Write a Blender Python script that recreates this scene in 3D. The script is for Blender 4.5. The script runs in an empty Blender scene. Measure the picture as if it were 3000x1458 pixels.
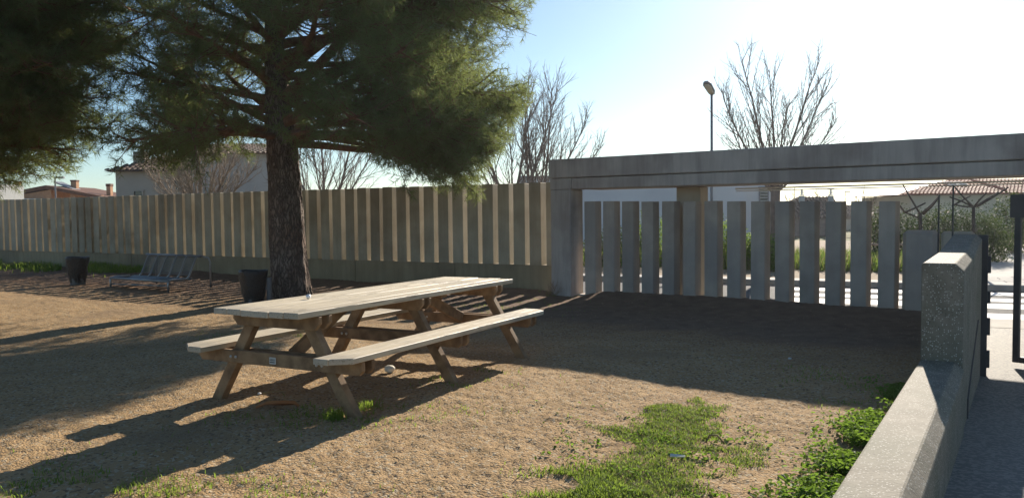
import bpy, bmesh, math, random
import numpy as np
from mathutils import Vector, Matrix

# ------------------------------------------------------------------ camera, sky, sun, exposure
S = bpy.context.scene
COL = S.collection
F_, PITCH, ROLL, CAM_H = 2343.0, 0.0444, -0.010, 1.4436

def at(u, v, Y):
    """point that stands at distance Y (metres forward) where the photograph shows pixel (u, v)"""
    c, s = math.cos(ROLL), math.sin(ROLL)
    a, b = u - 1500, v - 729
    x, y = c * a + s * b, -s * a + c * b
    cp, sp = math.cos(PITCH), math.sin(PITCH)
    Yd = F_ * cp - y * sp
    Z = -F_ * sp - y * cp
    return Vector((x * Y / Yd, Y, CAM_H + Z * Y / Yd))

cam = bpy.data.cameras.new('camera')
cam.sensor_width = 36
cam.lens = 36 * F_ / 3000
cam.clip_start = 0.05
cam.clip_end = 2000
cam_o = bpy.data.objects.new('camera', cam)
COL.objects.link(cam_o)
cp, sp, cr, sr = math.cos(PITCH), math.sin(PITCH), math.cos(ROLL), math.sin(ROLL)
R0, U0, F0 = Vector((1, 0, 0)), Vector((0, sp, cp)), Vector((0, cp, -sp))
R1, U1 = cr * R0 + sr * U0, cr * U0 - sr * R0
m = Matrix((R1, U1, -F0)).transposed().to_4x4()
m.translation = (0, 0, CAM_H)
cam_o.matrix_world = m
S.camera = cam_o

AZ, EL = math.radians(24.0), math.radians(23.1)
SUN = Vector((math.sin(AZ) * math.cos(EL), math.cos(AZ) * math.cos(EL), math.sin(EL)))
W = bpy.data.worlds.new('World')
S.world = W
W.use_nodes = True
wn_ = W.node_tree.nodes
wn_.clear()
sky = wn_.new('ShaderNodeTexSky')
sky.sky_type = 'NISHITA'
sky.sun_disc = False
sky.sun_elevation = EL
sky.sun_rotation = AZ
sky.air_density = 0.9
sky.dust_density = 0.35
sky.ozone_density = 2.4
bg = wn_.new('ShaderNodeBackground')
bg.inputs['Strength'].default_value = 0.068
wo_ = wn_.new('ShaderNodeOutputWorld')
tint = wn_.new('ShaderNodeMix')          # cool white balance of the picture
tint.data_type = 'RGBA'
tint.blend_type = 'MULTIPLY'
tint.inputs[0].default_value = 1.0
tint.inputs[7].default_value = (0.90, 1.02, 1.05, 1)
W.node_tree.links.new(sky.outputs[0], tint.inputs[6])
W.node_tree.links.new(tint.outputs[2], bg.inputs[0])
W.node_tree.links.new(bg.outputs[0], wo_.inputs[0])

sl = bpy.data.lights.new('sun', 'SUN')
sl.energy = 5.0
sl.angle = math.radians(0.53)
sl.color = (1.0, 0.90, 0.76)
so = bpy.data.objects.new('sun', sl)
COL.objects.link(so)
so.rotation_euler = SUN.to_track_quat('Z', 'Y').to_euler()
so.location = (20, 40, 30)

S.view_settings.view_transform = 'Standard'
S.view_settings.look = 'None'
S.view_settings.exposure = 0.78
S.view_settings.gamma = 1.0
S.view_settings.use_curve_mapping = False
S.render.engine = 'CYCLES'
S.cycles.max_bounces = 8
S.cycles.diffuse_bounces = 4
S.cycles.transparent_max_bounces = 8

rng = np.random.default_rng(7)
random.seed(11)
PI = math.pi

# ------------------------------------------------------------------ frames of the place (metres)
GO, GD = Vector((0.669, 13.753)), Vector((0.81, -0.5865))          # gateway: left front corner, direction to the right
GN = Vector((GD.y, -GD.x))                                        # towards the playground
WO, WD = Vector((0.704, 14.715)), Vector((0.859, -0.512))         # slatted wall
WN = Vector((WD.y, -WD.x))
KO, KU, KN = Vector((2.635, 23.22)), Vector((0.918, -0.396)), Vector((0.396, 0.918))   # street kerb
LA, LB = Vector((1.31, 3.275)), Vector((3.243, 6.33))             # low wall, left edge of its top
LD = (LB - LA).normalized()
LN = Vector((LD.y, -LD.x))                                        # to the right, towards the path
TO = Vector((-1.8661, 5.7362))
TA, TB = Vector((math.cos(1.0803), math.sin(1.0803))), Vector((math.sin(1.0803), -math.cos(1.0803)))

def G(l, n, z=0.0):
    p = GO + GD * l + GN * n
    return Vector((p.x, p.y, z))

def Wp(l, n, z=0.0):
    p = WO + WD * l + WN * n
    return Vector((p.x, p.y, z))

def K(t, n, z=0.0):            # street coordinates; n = 0 is the far kerb, negative towards us
    o = KO + KN * (22.36 - KO.dot(KN))
    p = o + KU * (t - o.dot(KU)) + KN * n
    return Vector((p.x, p.y, z))

def path_z(x, y):
    n = (x - GO.x) * GN.x + (y - GO.y) * GN.y
    return np.clip(-0.5 + 0.058 * np.maximum(0, n - 1.2), -0.5, 0.1)

# ------------------------------------------------------------------ mesh helpers
class MB:
    def __init__(s):
        s.v, s.f, s.m = [], [], []
    def add(s, vs, fs, mi=0):
        o = len(s.v)
        s.v += [tuple(p) for p in vs]
        s.f += [tuple(i + o for i in f) for f in fs]
        s.m += [mi] * len(fs)
        return s
    def box(s, c, size, ax=None, mi=0):
        hx, hy, hz = size[0] / 2, size[1] / 2, size[2] / 2
        if ax is None:
            ax = (Vector((1, 0, 0)), Vector((0, 1, 0)), Vector((0, 0, 1)))
        c = Vector(c)
        vs = [c + ax[0] * (i * hx) + ax[1] * (j * hy) + ax[2] * (k * hz) for i in (-1, 1) for j in (-1, 1) for k in (-1, 1)]
        fs = [(0, 1, 3, 2), (4, 6, 7, 5), (0, 4, 5, 1), (2, 3, 7, 6), (0, 2, 6, 4), (1, 5, 7, 3)]
        return s.add(vs, fs, mi)
    def prism(s, poly, z0, z1, mi=0):
        n = len(poly)
        vs = [(p[0], p[1], z0) for p in poly] + [(p[0], p[1], z1) for p in poly]
        fs = [tuple(range(n))[::-1], tuple(range(n, 2 * n))] + [(i, (i + 1) % n, n + (i + 1) % n, n + i) for i in range(n)]
        return s.add(vs, fs, mi)
    def extrude(s, poly, vec, mi=0):          # poly: 3d points, swept by vec
        n = len(poly)
        vs = [Vector(p) for p in poly] + [Vector(p) + vec for p in poly]
        fs = [tuple(range(n))[::-1], tuple(range(n, 2 * n))] + [(i, (i + 1) % n, n + (i + 1) % n, n + i) for i in range(n)]
        return s.add(vs, fs, mi)
    def tube(s, pts, rad, sides=6, mi=0, cap=True):
        pts = [Vector(p) for p in pts]
        n = len(pts)
        if not hasattr(rad, '__len__'):
            rad = [rad] * n
        vs, prev = [], None
        for i in range(n):
            d = (pts[min(i + 1, n - 1)] - pts[max(i - 1, 0)])
            d = d.normalized() if d.length > 1e-9 else Vector((0, 0, 1))
            if prev is None:
                a = d.orthogonal().normalized()
            else:
                a = prev - d * prev.dot(d)
                a = a.normalized() if a.length > 1e-6 else d.orthogonal().normalized()
            prev = a
            b = d.cross(a)
            for k in range(sides):
                t = 2 * PI * k / sides
                vs.append(pts[i] + (a * math.cos(t) + b * math.sin(t)) * rad[i])
        fs = [(i * sides + k, i * sides + (k + 1) % sides, (i + 1) * sides + (k + 1) % sides, (i + 1) * sides + k)
              for i in range(n - 1) for k in range(sides)]
        if cap:
            fs += [tuple(range(sides))[::-1], tuple(range((n - 1) * sides, n * sides))]
        return s.add(vs, fs, mi)
    def build(s, name, mat, parent=None, bevel=0, smooth=False, kind=None, loc=None):
        me = bpy.data.meshes.new(name)
        me.from_pydata(s.v, [], s.f)
        for mm in (mat if isinstance(mat, (list, tuple)) else [mat]):
            me.materials.append(mm)
        if any(s.m):
            me.polygons.foreach_set('material_index', s.m)
        if smooth:
            me.polygons.foreach_set('use_smooth', [True] * len(me.polygons))
        me.update()
        bm = bmesh.new()
        bm.from_mesh(me)
        bmesh.ops.recalc_face_normals(bm, faces=bm.faces)
        if bevel:
            es = [e for e in bm.edges if len(e.link_faces) == 2 and e.calc_face_angle(0) > 0.5]
            bmesh.ops.bevel(bm, geom=es, offset=bevel, segments=1, profile=0.5, affect='EDGES')
        bm.to_mesh(me)
        bm.free()
        return link(name, me, parent, kind, loc)

def link(name, me, parent=None, kind=None, loc=None):
    o = bpy.data.objects.new(name, me)
    COL.objects.link(o)
    if parent is not None:
        o.parent = parent
        if parent.get('_off'):
            pass
        o.matrix_parent_inverse = Matrix.Translation(parent.location).inverted() if parent.type == 'EMPTY' else Matrix()
    if loc is not None:
        o.location = loc
    if kind:
        o['kind'] = kind
    return o

def thing(name, label, cat, loc=(0, 0, 0), group=None):
    o = bpy.data.objects.new(name, None)
    o.empty_display_size = 0.2
    COL.objects.link(o)
    o.location = loc
    return tag(o, label, cat, group)

def tag(o, label, cat, group=None):
    o['label'] = label
    o['category'] = cat
    if group:
        o['group'] = group
    return o

def raw_mesh(name, V, Fc, mats, parent=None, kind=None, mi=None, smooth=False):
    """big mesh from numpy: V (n,3), Fc (m,k)"""
    me = bpy.data.meshes.new(name)
    n, k = Fc.shape
    me.vertices.add(len(V))
    me.vertices.foreach_set('co', np.ascontiguousarray(V, dtype=np.float32).ravel())
    me.loops.add(n * k)
    me.loops.foreach_set('vertex_index', np.ascontiguousarray(Fc, dtype=np.int32).ravel())
    me.polygons.add(n)
    me.polygons.foreach_set('loop_start', np.arange(0, n * k, k, dtype=np.int32))
    for mm in mats:
        me.materials.append(mm)
    if mi is not None:
        me.polygons.foreach_set('material_index', mi.astype(np.int32))
    me.update(calc_edges=True)
    me.polygons.foreach_set('use_smooth', np.full(n, smooth))
    return link(name, me, parent, kind)

def hashf(ix, iy, seed):
    h = (ix.astype(np.int64) * 374761393 + iy.astype(np.int64) * 668265263 + seed * 974634533) & 0xffffffff
    h = ((h ^ (h >> 13)) * 1274126177) & 0xffffffff
    return ((h ^ (h >> 16)) & 0xffff) / 65535.0

def vnoise(x, y, sc, seed=0):
    x, y = np.asarray(x) / sc, np.asarray(y) / sc
    ix, iy = np.floor(x), np.floor(y)
    fx, fy = x - ix, y - iy
    fx, fy = fx * fx * (3 - 2 * fx), fy * fy * (3 - 2 * fy)
    a, b = hashf(ix, iy, seed), hashf(ix + 1, iy, seed)
    c, d = hashf(ix, iy + 1, seed), hashf(ix + 1, iy + 1, seed)
    return (a * (1 - fx) + b * fx) * (1 - fy) + (c * (1 - fx) + d * fx) * fy - 0.5

# ------------------------------------------------------------------ materials
def mat(name, c1, c2, scale=4.0, rough=0.85, bump=0.0, bscale=60.0, spec=0.3, stretch=None, rand=0.0, c3=None, s3=0.6, coords='world', detail=6.0, lo=0.35, hi=0.65, metal=0.0, streak=0.0):
    m = bpy.data.materials.new(name)
    m.use_nodes = True
    nt = m.node_tree
    N, L = nt.nodes, nt.links
    b = N['Principled BSDF']
    b.inputs['Roughness'].default_value = rough
    b.inputs['Specular IOR Level'].default_value = spec
    b.inputs['Metallic'].default_value = metal
    if coords == 'world':
        g = N.new('ShaderNodeNewGeometry').outputs['Position']
    else:
        g = N.new('ShaderNodeTexCoord').outputs['Object']
    mp = N.new('ShaderNodeMapping')
    L.new(g, mp.inputs[0])
    if stretch:
        mp.inputs['Scale'].default_value = stretch
    n1 = N.new('ShaderNodeTexNoise')
    n1.inputs['Scale'].default_value = scale
    n1.inputs['Detail'].default_value = detail
    L.new(mp.outputs[0], n1.inputs['Vector'])
    r = N.new('ShaderNodeMapRange')
    r.inputs[1].default_value = lo
    r.inputs[2].default_value = hi
    L.new(n1.outputs[0], r.inputs[0])
    mx = N.new('ShaderNodeMix')
    mx.data_type = 'RGBA'
    mx.inputs[6].default_value = (*c1, 1)
    mx.inputs[7].default_value = (*c2, 1)
    L.new(r.outputs[0], mx.inputs[0])
    out = mx.outputs[2]
    if c3 is not None:                     # large patches of a third colour
        n3 = N.new('ShaderNodeTexNoise')
        n3.inputs['Scale'].default_value = s3
        n3.inputs['Detail'].default_value = 5
        L.new(g, n3.inputs['Vector'])
        r3 = N.new('ShaderNodeMapRange')
        r3.inputs[1].default_value = 0.48
        r3.inputs[2].default_value = 0.68
        L.new(n3.outputs[0], r3.inputs[0])
        m3 = N.new('ShaderNodeMix')
        m3.data_type = 'RGBA'
        L.new(r3.outputs[0], m3.inputs[0])
        L.new(out, m3.inputs[6])
        m3.inputs[7].default_value = (*c3, 1)
        out = m3.outputs[2]
    if rand:
        oi = N.new('ShaderNodeObjectInfo')
        rr = N.new('ShaderNodeMapRange')
        rr.inputs[3].default_value = 1 - rand
        rr.inputs[4].default_value = 1 + rand
        L.new(oi.outputs['Random'], rr.inputs[0])
        hs = N.new('ShaderNodeHueSaturation')
        L.new(rr.outputs[0], hs.inputs['Value'])
        L.new(out, hs.inputs['Color'])
        out = hs.outputs[0]
    if streak:                             # rain streaks that run down the face
        ms_ = N.new('ShaderNodeMapping')
        ms_.inputs['Scale'].default_value = (5, 5, 0.45)
        L.new(g, ms_.inputs[0])
        n4 = N.new('ShaderNodeTexNoise')
        n4.inputs['Scale'].default_value = 1.7
        n4.inputs['Detail'].default_value = 6
        n4.inputs['Roughness'].default_value = 0.65
        L.new(ms_.outputs[0], n4.inputs['Vector'])
        r4 = N.new('ShaderNodeMapRange')
        r4.inputs[1].default_value = 0.42
        r4.inputs[2].default_value = 0.70
        r4.inputs[3].default_value = 1.0
        r4.inputs[4].default_value = 1.0 - streak
        L.new(n4.outputs[0], r4.inputs[0])
        h4 = N.new('ShaderNodeHueSaturation')
        L.new(r4.outputs[0], h4.inputs['Value'])
        L.new(out, h4.inputs['Color'])
        out = h4.outputs[0]
    L.new(out, b.inputs['Base Color'])
    if bump:
        n2 = N.new('ShaderNodeTexNoise')
        n2.inputs['Scale'].default_value = bscale
        n2.inputs['Detail'].default_value = 5
        L.new(mp.outputs[0], n2.inputs['Vector'])
        bp = N.new('ShaderNodeBump')
        bp.inputs['Strength'].default_value = 1.0
        bp.inputs['Distance'].default_value = bump
        L.new(n2.outputs[0], bp.inputs['Height'])
        L.new(bp.outputs[0], b.inputs['Normal'])
    m['out'] = ''
    return m

def leafmat(name, c1, c2, trans=0.4, tcol=None, scale=1.5, rough=0.65):
    m = mat(name, c1, c2, scale=scale, rough=rough, spec=0.12)
    nt = m.node_tree
    N, L = nt.nodes, nt.links
    b = N['Principled BSDF']
    col = b.inputs['Base Color'].links[0].from_socket
    tr = N.new('ShaderNodeBsdfTranslucent')
    if tcol:
        tr.inputs[0].default_value = (*tcol, 1)
    else:
        L.new(col, tr.inputs[0])
    ms = N.new('ShaderNodeMixShader')
    ms.inputs[0].default_value = trans
    L.new(b.outputs[0], ms.inputs[1])
    L.new(tr.outputs[0], ms.inputs[2])
    L.new(ms.outputs[0], N['Material Output'].inputs[0])
    return m

M = {}
M['stain'] = mat('brown_timber', (0.19, 0.115, 0.06), (0.37, 0.235, 0.125), scale=9, rough=0.75, bump=0.0015, bscale=30, rand=0.12, coords='object')
M['bolt'] = mat('zinc_bolt', (0.62, 0.62, 0.60), (0.7, 0.7, 0.68), rough=0.35, metal=0.8)
M['plate'] = mat('white_plate', (0.68, 0.66, 0.60), (0.74, 0.72, 0.66), rough=0.5)
M['black'] = mat('black_print', (0.03, 0.03, 0.03), (0.04, 0.04, 0.04), rough=0.6)
M['ochre'] = mat('ochre_concrete', (0.39, 0.337, 0.245), (0.47, 0.41, 0.305), scale=2.2, rough=0.9, bump=0.003, bscale=90, rand=0.12, c3=(0.30, 0.245, 0.165), s3=0.9, streak=0.16)
M['plinth'] = mat('plinth_concrete', (0.31, 0.25, 0.155), (0.38, 0.31, 0.20), scale=1.6, rough=0.9, bump=0.003, bscale=80, c3=(0.24, 0.195, 0.13), s3=0.7, streak=0.22)
M['concrete'] = mat('grey_concrete', (0.41, 0.35, 0.305), (0.52, 0.45, 0.395), scale=3.0, rough=0.85, bump=0.003, bscale=70, c3=(0.33, 0.27, 0.235), s3=1.1, stretch=(1, 1, 0.4), streak=0.24)
M['slatgrey'] = mat('slat_concrete', (0.40, 0.33, 0.27), (0.47, 0.395, 0.325), scale=4, rough=0.85, bump=0.002, bscale=80, rand=0.10, c3=(0.34, 0.295, 0.26), s3=1.1, streak=0.10)
M['column'] = mat('column_concrete', (0.42, 0.36, 0.28), (0.47, 0.41, 0.33), scale=3, rough=0.85, bump=0.002)
M['limb'] = mat('pine_limb_bark', (0.15, 0.085, 0.055), (0.24, 0.14, 0.09), scale=8, rough=0.95, bump=0.006, bscale=30)
M['needle'] = leafmat('pine_needle', (0.095, 0.135, 0.068), (0.15, 0.19, 0.095), trans=0.45, tcol=(0.28, 0.33, 0.10), scale=0.9)
M['bare'] = mat('bare_bark', (0.19, 0.155, 0.135), (0.28, 0.23, 0.20), scale=5, rough=0.95)
M['darkbark'] = mat('dark_bark', (0.055, 0.045, 0.04), (0.09, 0.075, 0.065), scale=6, rough=0.95)
M['barelight'] = mat('pale_bark', (0.24, 0.19, 0.15), (0.34, 0.28, 0.22), scale=5, rough=0.95)
M['grass'] = leafmat('grass_blade', (0.085, 0.15, 0.022), (0.18, 0.22, 0.05), trans=0.5, tcol=(0.30, 0.42, 0.06), scale=7, rough=0.7)
M['leaf'] = leafmat('weed_leaf', (0.06, 0.13, 0.025), (0.12, 0.20, 0.045), trans=0.45, tcol=(0.25, 0.40, 0.05), scale=6)
M['hedge'] = leafmat('hedge_leaf', (0.03, 0.05, 0.022), (0.055, 0.085, 0.035), trans=0.25, tcol=(0.12, 0.17, 0.04), scale=2)
M['shrubleaf'] = leafmat('shrub_leaf', (0.06, 0.12, 0.03), (0.12, 0.19, 0.05), trans=0.45, tcol=(0.25, 0.36, 0.06), scale=2)
M['flower'] = leafmat('pale_flower', (0.7, 0.6, 0.6), (0.8, 0.72, 0.7), trans=0.4)
M['drygrass'] = leafmat('dry_grass', (0.30, 0.25, 0.13), (0.42, 0.36, 0.20), trans=0.4)
M['bag'] = mat('black_bag', (0.012, 0.012, 0.013), (0.02, 0.02, 0.022), rough=0.38, bump=0.02, bscale=22, spec=0.5)
M['binmetal'] = mat('grey_bin_metal', (0.12, 0.125, 0.13), (0.17, 0.175, 0.18), rough=0.5, metal=0.4)
M['steel'] = mat('painted_steel', (0.30, 0.31, 0.32), (0.38, 0.39, 0.40), rough=0.35, metal=0.6)
M['benchpaint'] = mat('blue_grey_bench_paint', (0.15, 0.165, 0.185), (0.20, 0.215, 0.235), rough=0.4, metal=0.3)
M['darksteel'] = mat('dark_gate_steel', (0.06, 0.058, 0.06), (0.09, 0.085, 0.085), rough=0.55, metal=0.3)
M['lampgrey'] = mat('lamp_grey', (0.22, 0.22, 0.24), (0.27, 0.27, 0.29), rough=0.5, metal=0.3)
M['lens'] = mat('lamp_lens', (0.45, 0.43, 0.38), (0.55, 0.52, 0.46), rough=0.15, spec=0.6)
M['asphalt'] = mat('road_asphalt', (0.07, 0.07, 0.072), (0.12, 0.12, 0.12), scale=30, rough=0.9, bump=0.006, bscale=120, c3=(0.10, 0.10, 0.10))
M['zebra'] = mat('white_road_paint', (0.70, 0.70, 0.69), (0.80, 0.80, 0.79), scale=8, rough=0.7, bump=0.002, bscale=100)
M['pale'] = mat('pale_pavement', (0.36, 0.34, 0.31), (0.44, 0.42, 0.38), scale=2, rough=0.85, bump=0.002)
M['paver'] = mat('pavers', (0.27, 0.26, 0.25), (0.35, 0.34, 0.32), scale=4, rough=0.85, rand=0.12)
M['tan'] = mat('verge_earth', (0.28, 0.21, 0.14), (0.36, 0.28, 0.19), scale=3, rough=0.95, bump=0.02, bscale=20)
M['terrain'] = mat('field', (0.14, 0.15, 0.06), (0.24, 0.21, 0.11), scale=0.3, rough=1.0, bump=0.05, bscale=3)
M['bluewall'] = mat('white_render', (0.62, 0.64, 0.66), (0.68, 0.70, 0.71), scale=0.5, rough=0.9)
M['cream'] = mat('cream_render', (0.42, 0.36, 0.30), (0.48, 0.42, 0.35), scale=0.8, rough=0.9)
M['greyrender'] = mat('grey_render', (0.36, 0.37, 0.37), (0.43, 0.44, 0.43), scale=0.8, rough=0.9)
M['creamr'] = mat('cream_wall', (0.50, 0.46, 0.37), (0.56, 0.52, 0.42), scale=0.8, rough=0.9)
M['orange'] = mat('orange_brick', (0.42, 0.22, 0.12), (0.50, 0.28, 0.16), scale=6, rough=0.9)
M['fascia'] = mat('brown_fascia', (0.13, 0.06, 0.04), (0.17, 0.08, 0.05), scale=4, rough=0.8)
M['tile'] = mat('roof_tile', (0.12, 0.08, 0.062), (0.19, 0.125, 0.095), scale=5, rough=0.85, spec=0.2, c3=(0.09, 0.07, 0.06), s3=1.2)
M['tilered'] = mat('red_roof_tile', (0.40, 0.095, 0.05), (0.48, 0.15, 0.085), scale=5, rough=0.6, spec=0.2)
M['darkhouse'] = mat('dark_brick', (0.13, 0.11, 0.11), (0.19, 0.16, 0.155), scale=5, rough=0.9)
M['glass'] = mat('window_glass', (0.03, 0.035, 0.04), (0.05, 0.055, 0.06), rough=0.1, spec=0.6)
M['white'] = mat('white_paint', (0.72, 0.71, 0.68), (0.78, 0.77, 0.74), rough=0.6)
M['paper'] = mat('crumpled_paper', (0.70, 0.66, 0.54), (0.78, 0.74, 0.62), rough=0.8)
M['foil'] = mat('crumpled_foil', (0.75, 0.77, 0.80), (0.85, 0.86, 0.88), rough=0.35, metal=0.4)
M['dryleaf'] = mat('orange_dry_leaf', (0.42, 0.15, 0.045), (0.50, 0.20, 0.07), rough=0.7)
M['twig'] = mat('dead_twig', (0.22, 0.15, 0.10), (0.32, 0.23, 0.16), rough=0.9)
M['litter'] = mat('needle_litter', (0.16, 0.085, 0.05), (0.26, 0.15, 0.085), scale=12, rough=0.95)

def bark_material():
    m = mat('fissured_bark', (0.17, 0.125, 0.10), (0.30, 0.235, 0.19), scale=10, rough=0.95, stretch=(1, 1, 0.3), c3=(0.22, 0.14, 0.10), s3=1.3)
    N, L = m.node_tree.nodes, m.node_tree.links
    b = N['Principled BSDF']
    col = b.inputs['Base Color'].links[0].from_socket
    g = N.new('ShaderNodeNewGeometry').outputs['Position']
    nz = N.new('ShaderNodeTexNoise'); nz.inputs['Scale'].default_value = 9
    L.new(g, nz.inputs['Vector'])
    wv = N.new('ShaderNodeVectorMath'); wv.operation = 'MULTIPLY_ADD'
    L.new(nz.outputs['Color'], wv.inputs[0]); wv.inputs[1].default_value = (0.10, 0.10, 0.2); L.new(g, wv.inputs[2])
    mp = N.new('ShaderNodeMapping'); mp.inputs['Scale'].default_value = (1, 1, 0.22)
    L.new(wv.outputs[0], mp.inputs[0])
    v = N.new('ShaderNodeTexVoronoi'); v.feature = 'DISTANCE_TO_EDGE'; v.inputs['Scale'].default_value = 21
    L.new(mp.outputs[0], v.inputs['Vector'])
    r = N.new('ShaderNodeMapRange'); r.inputs[1].default_value = 0.02; r.inputs[2].default_value = 0.22
    L.new(v.outputs['Distance'], r.inputs[0])
    mx = N.new('ShaderNodeMix'); mx.data_type = 'RGBA'
    L.new(r.outputs[0], mx.inputs[0]); mx.inputs[6].default_value = (0.10, 0.075, 0.06, 1); L.new(col, mx.inputs[7])
    L.new(mx.outputs[2], b.inputs['Base Color'])
    bp = N.new('ShaderNodeBump'); bp.inputs['Distance'].default_value = 0.03
    L.new(r.outputs[0], bp.inputs['Height']); L.new(bp.outputs[0], b.inputs['Normal'])
    return m
M['bark'] = bark_material()

def plank_material():
    m = mat('weathered_plank', (0.60, 0.505, 0.355), (0.69, 0.595, 0.44), scale=4, rough=0.52, spec=0.35, stretch=(0.22, 1.6, 1.6), rand=0.10, coords='object', c3=(0.44, 0.385, 0.30), s3=1.6)
    N, L = m.node_tree.nodes, m.node_tree.links
    b = N['Principled BSDF']
    col = b.inputs['Base Color'].links[0].from_socket
    oi = N.new('ShaderNodeObjectInfo')
    tc = N.new('ShaderNodeTexCoord').outputs['Object']
    off = N.new('ShaderNodeVectorMath'); off.operation = 'ADD'
    cmb = N.new('ShaderNodeCombineXYZ')
    ml = N.new('ShaderNodeMath'); ml.operation = 'MULTIPLY'; ml.inputs[1].default_value = 37.0
    L.new(oi.outputs['Random'], ml.inputs[0]); L.new(ml.outputs[0], cmb.inputs[0])
    L.new(tc, off.inputs[0]); L.new(cmb.outputs[0], off.inputs[1])
    mp = N.new('ShaderNodeMapping'); mp.inputs['Scale'].default_value = (1.0, 26, 26)
    L.new(off.outputs[0], mp.inputs[0])
    n = N.new('ShaderNodeTexNoise'); n.inputs['Scale'].default_value = 3.2; n.inputs['Detail'].default_value = 4
    L.new(mp.outputs[0], n.inputs['Vector'])
    r = N.new('ShaderNodeMapRange'); r.inputs[1].default_value = 0.56; r.inputs[2].default_value = 0.68; r.inputs[4].default_value = 0.7
    L.new(n.outputs[0], r.inputs[0])
    mx = N.new('ShaderNodeMix'); mx.data_type = 'RGBA'
    L.new(r.outputs[0], mx.inputs[0]); L.new(col, mx.inputs[6]); mx.inputs[7].default_value = (0.24, 0.18, 0.12, 1)
    kv = N.new('ShaderNodeTexVoronoi'); kv.inputs['Scale'].default_value = 3.0      # knots
    km = N.new('ShaderNodeMapping'); km.inputs['Scale'].default_value = (0.9, 2.6, 2.6)
    L.new(off.outputs[0], km.inputs[0]); L.new(km.outputs[0], kv.inputs['Vector'])
    kr = N.new('ShaderNodeMapRange'); kr.inputs[1].default_value = 0.05; kr.inputs[2].default_value = 0.10; kr.inputs[3].default_value = 0.8; kr.inputs[4].default_value = 0.0
    L.new(kv.outputs['Distance'], kr.inputs[0])
    mk = N.new('ShaderNodeMix'); mk.data_type = 'RGBA'
    L.new(kr.outputs[0], mk.inputs[0]); L.new(mx.outputs[2], mk.inputs[6]); mk.inputs[7].default_value = (0.20, 0.13, 0.08, 1)
    L.new(mk.outputs[2], b.inputs['Base Color'])
    bp = N.new('ShaderNodeBump'); bp.inputs['Distance'].default_value = -0.004
    L.new(r.outputs[0], bp.inputs['Height'])
    bp2 = N.new('ShaderNodeBump'); bp2.inputs['Distance'].default_value = 0.0015
    L.new(n.outputs[0], bp2.inputs['Height']); L.new(bp.outputs[0], bp2.inputs['Normal'])
    L.new(bp2.outputs[0], b.inputs['Normal'])
    return m
M['plank'] = plank_material()

def coping_material():
    m = mat('aggregate_concrete', (0.17, 0.148, 0.11), (0.25, 0.22, 0.17), scale=7, rough=0.8, bump=0.003, bscale=60, c3=(0.15, 0.145, 0.10), s3=1.2)
    N, L = m.node_tree.nodes, m.node_tree.links
    b = N['Principled BSDF']
    col = b.inputs['Base Color'].links[0].from_socket
    g = N.new('ShaderNodeNewGeometry').outputs['Position']
    v = N.new('ShaderNodeTexVoronoi')
    v.inputs['Scale'].default_value = 85
    L.new(g, v.inputs['Vector'])
    v2 = N.new('ShaderNodeTexNoise')
    v2.inputs['Scale'].default_value = 21
    L.new(g, v2.inputs['Vector'])
    lt = N.new('ShaderNodeMath'); lt.operation = 'LESS_THAN'; lt.inputs[1].default_value = 0.36
    L.new(v.outputs['Distance'], lt.inputs[0])
    gt = N.new('ShaderNodeSeparateColor')
    L.new(v.outputs['Color'], gt.inputs[0])
    g2 = N.new('ShaderNodeMath'); g2.operation = 'GREATER_THAN'; g2.inputs[1].default_value = 0.68
    L.new(gt.outputs[0], g2.inputs[0])
    mu = N.new('ShaderNodeMath'); mu.operation = 'MULTIPLY'
    L.new(lt.outputs[0], mu.inputs[0]); L.new(g2.outputs[0], mu.inputs[1])
    mx = N.new('ShaderNodeMix'); mx.data_type = 'RGBA'
    L.new(mu.outputs[0], mx.inputs[0]); L.new(col, mx.inputs[6]); mx.inputs[7].default_value = (0.50, 0.48, 0.42, 1)
    g3 = N.new('ShaderNodeMath'); g3.operation = 'LESS_THAN'; g3.inputs[1].default_value = 0.12
    L.new(gt.outputs[1], g3.inputs[0])
    m4 = N.new('ShaderNodeMath'); m4.operation = 'MULTIPLY'
    L.new(lt.outputs[0], m4.inputs[0]); L.new(g3.outputs[0], m4.inputs[1])
    mx2 = N.new('ShaderNodeMix'); mx2.data_type = 'RGBA'
    L.new(m4.outputs[0], mx2.inputs[0]); L.new(mx.outputs[2], mx2.inputs[6]); mx2.inputs[7].default_value = (0.10, 0.09, 0.075, 1)
    L.new(mx2.outputs[2], b.inputs['Base Color'])
    return m
M['coping'] = coping_material()

def path_material():
    m = mat('speckled_path', (0.15, 0.145, 0.135), (0.22, 0.21, 0.195), scale=70, rough=0.75, bump=0.006, bscale=130, c3=(0.13, 0.125, 0.12))
    N, L = m.node_tree.nodes, m.node_tree.links
    b = N['Principled BSDF']
    col = b.inputs['Base Color'].links[0].from_socket
    g = N.new('ShaderNodeNewGeometry').outputs['Position']
    v = N.new('ShaderNodeTexVoronoi'); v.inputs['Scale'].default_value = 45
    L.new(g, v.inputs['Vector'])
    sc = N.new('ShaderNodeSeparateColor'); L.new(v.outputs['Color'], sc.inputs[0])
    gt = N.new('ShaderNodeMath'); gt.operation = 'GREATER_THAN'; gt.inputs[1].default_value = 0.6
    L.new(sc.outputs[0], gt.inputs[0])
    mx = N.new('ShaderNodeMix'); mx.data_type = 'RGBA'
    L.new(gt.outputs[0], mx.inputs[0]); L.new(col, mx.inputs[6]); mx.inputs[7].default_value = (0.29, 0.27, 0.235, 1)
    L.new(mx.outputs[2], b.inputs['Base Color'])
    return m
M['path'] = path_material()

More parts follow.
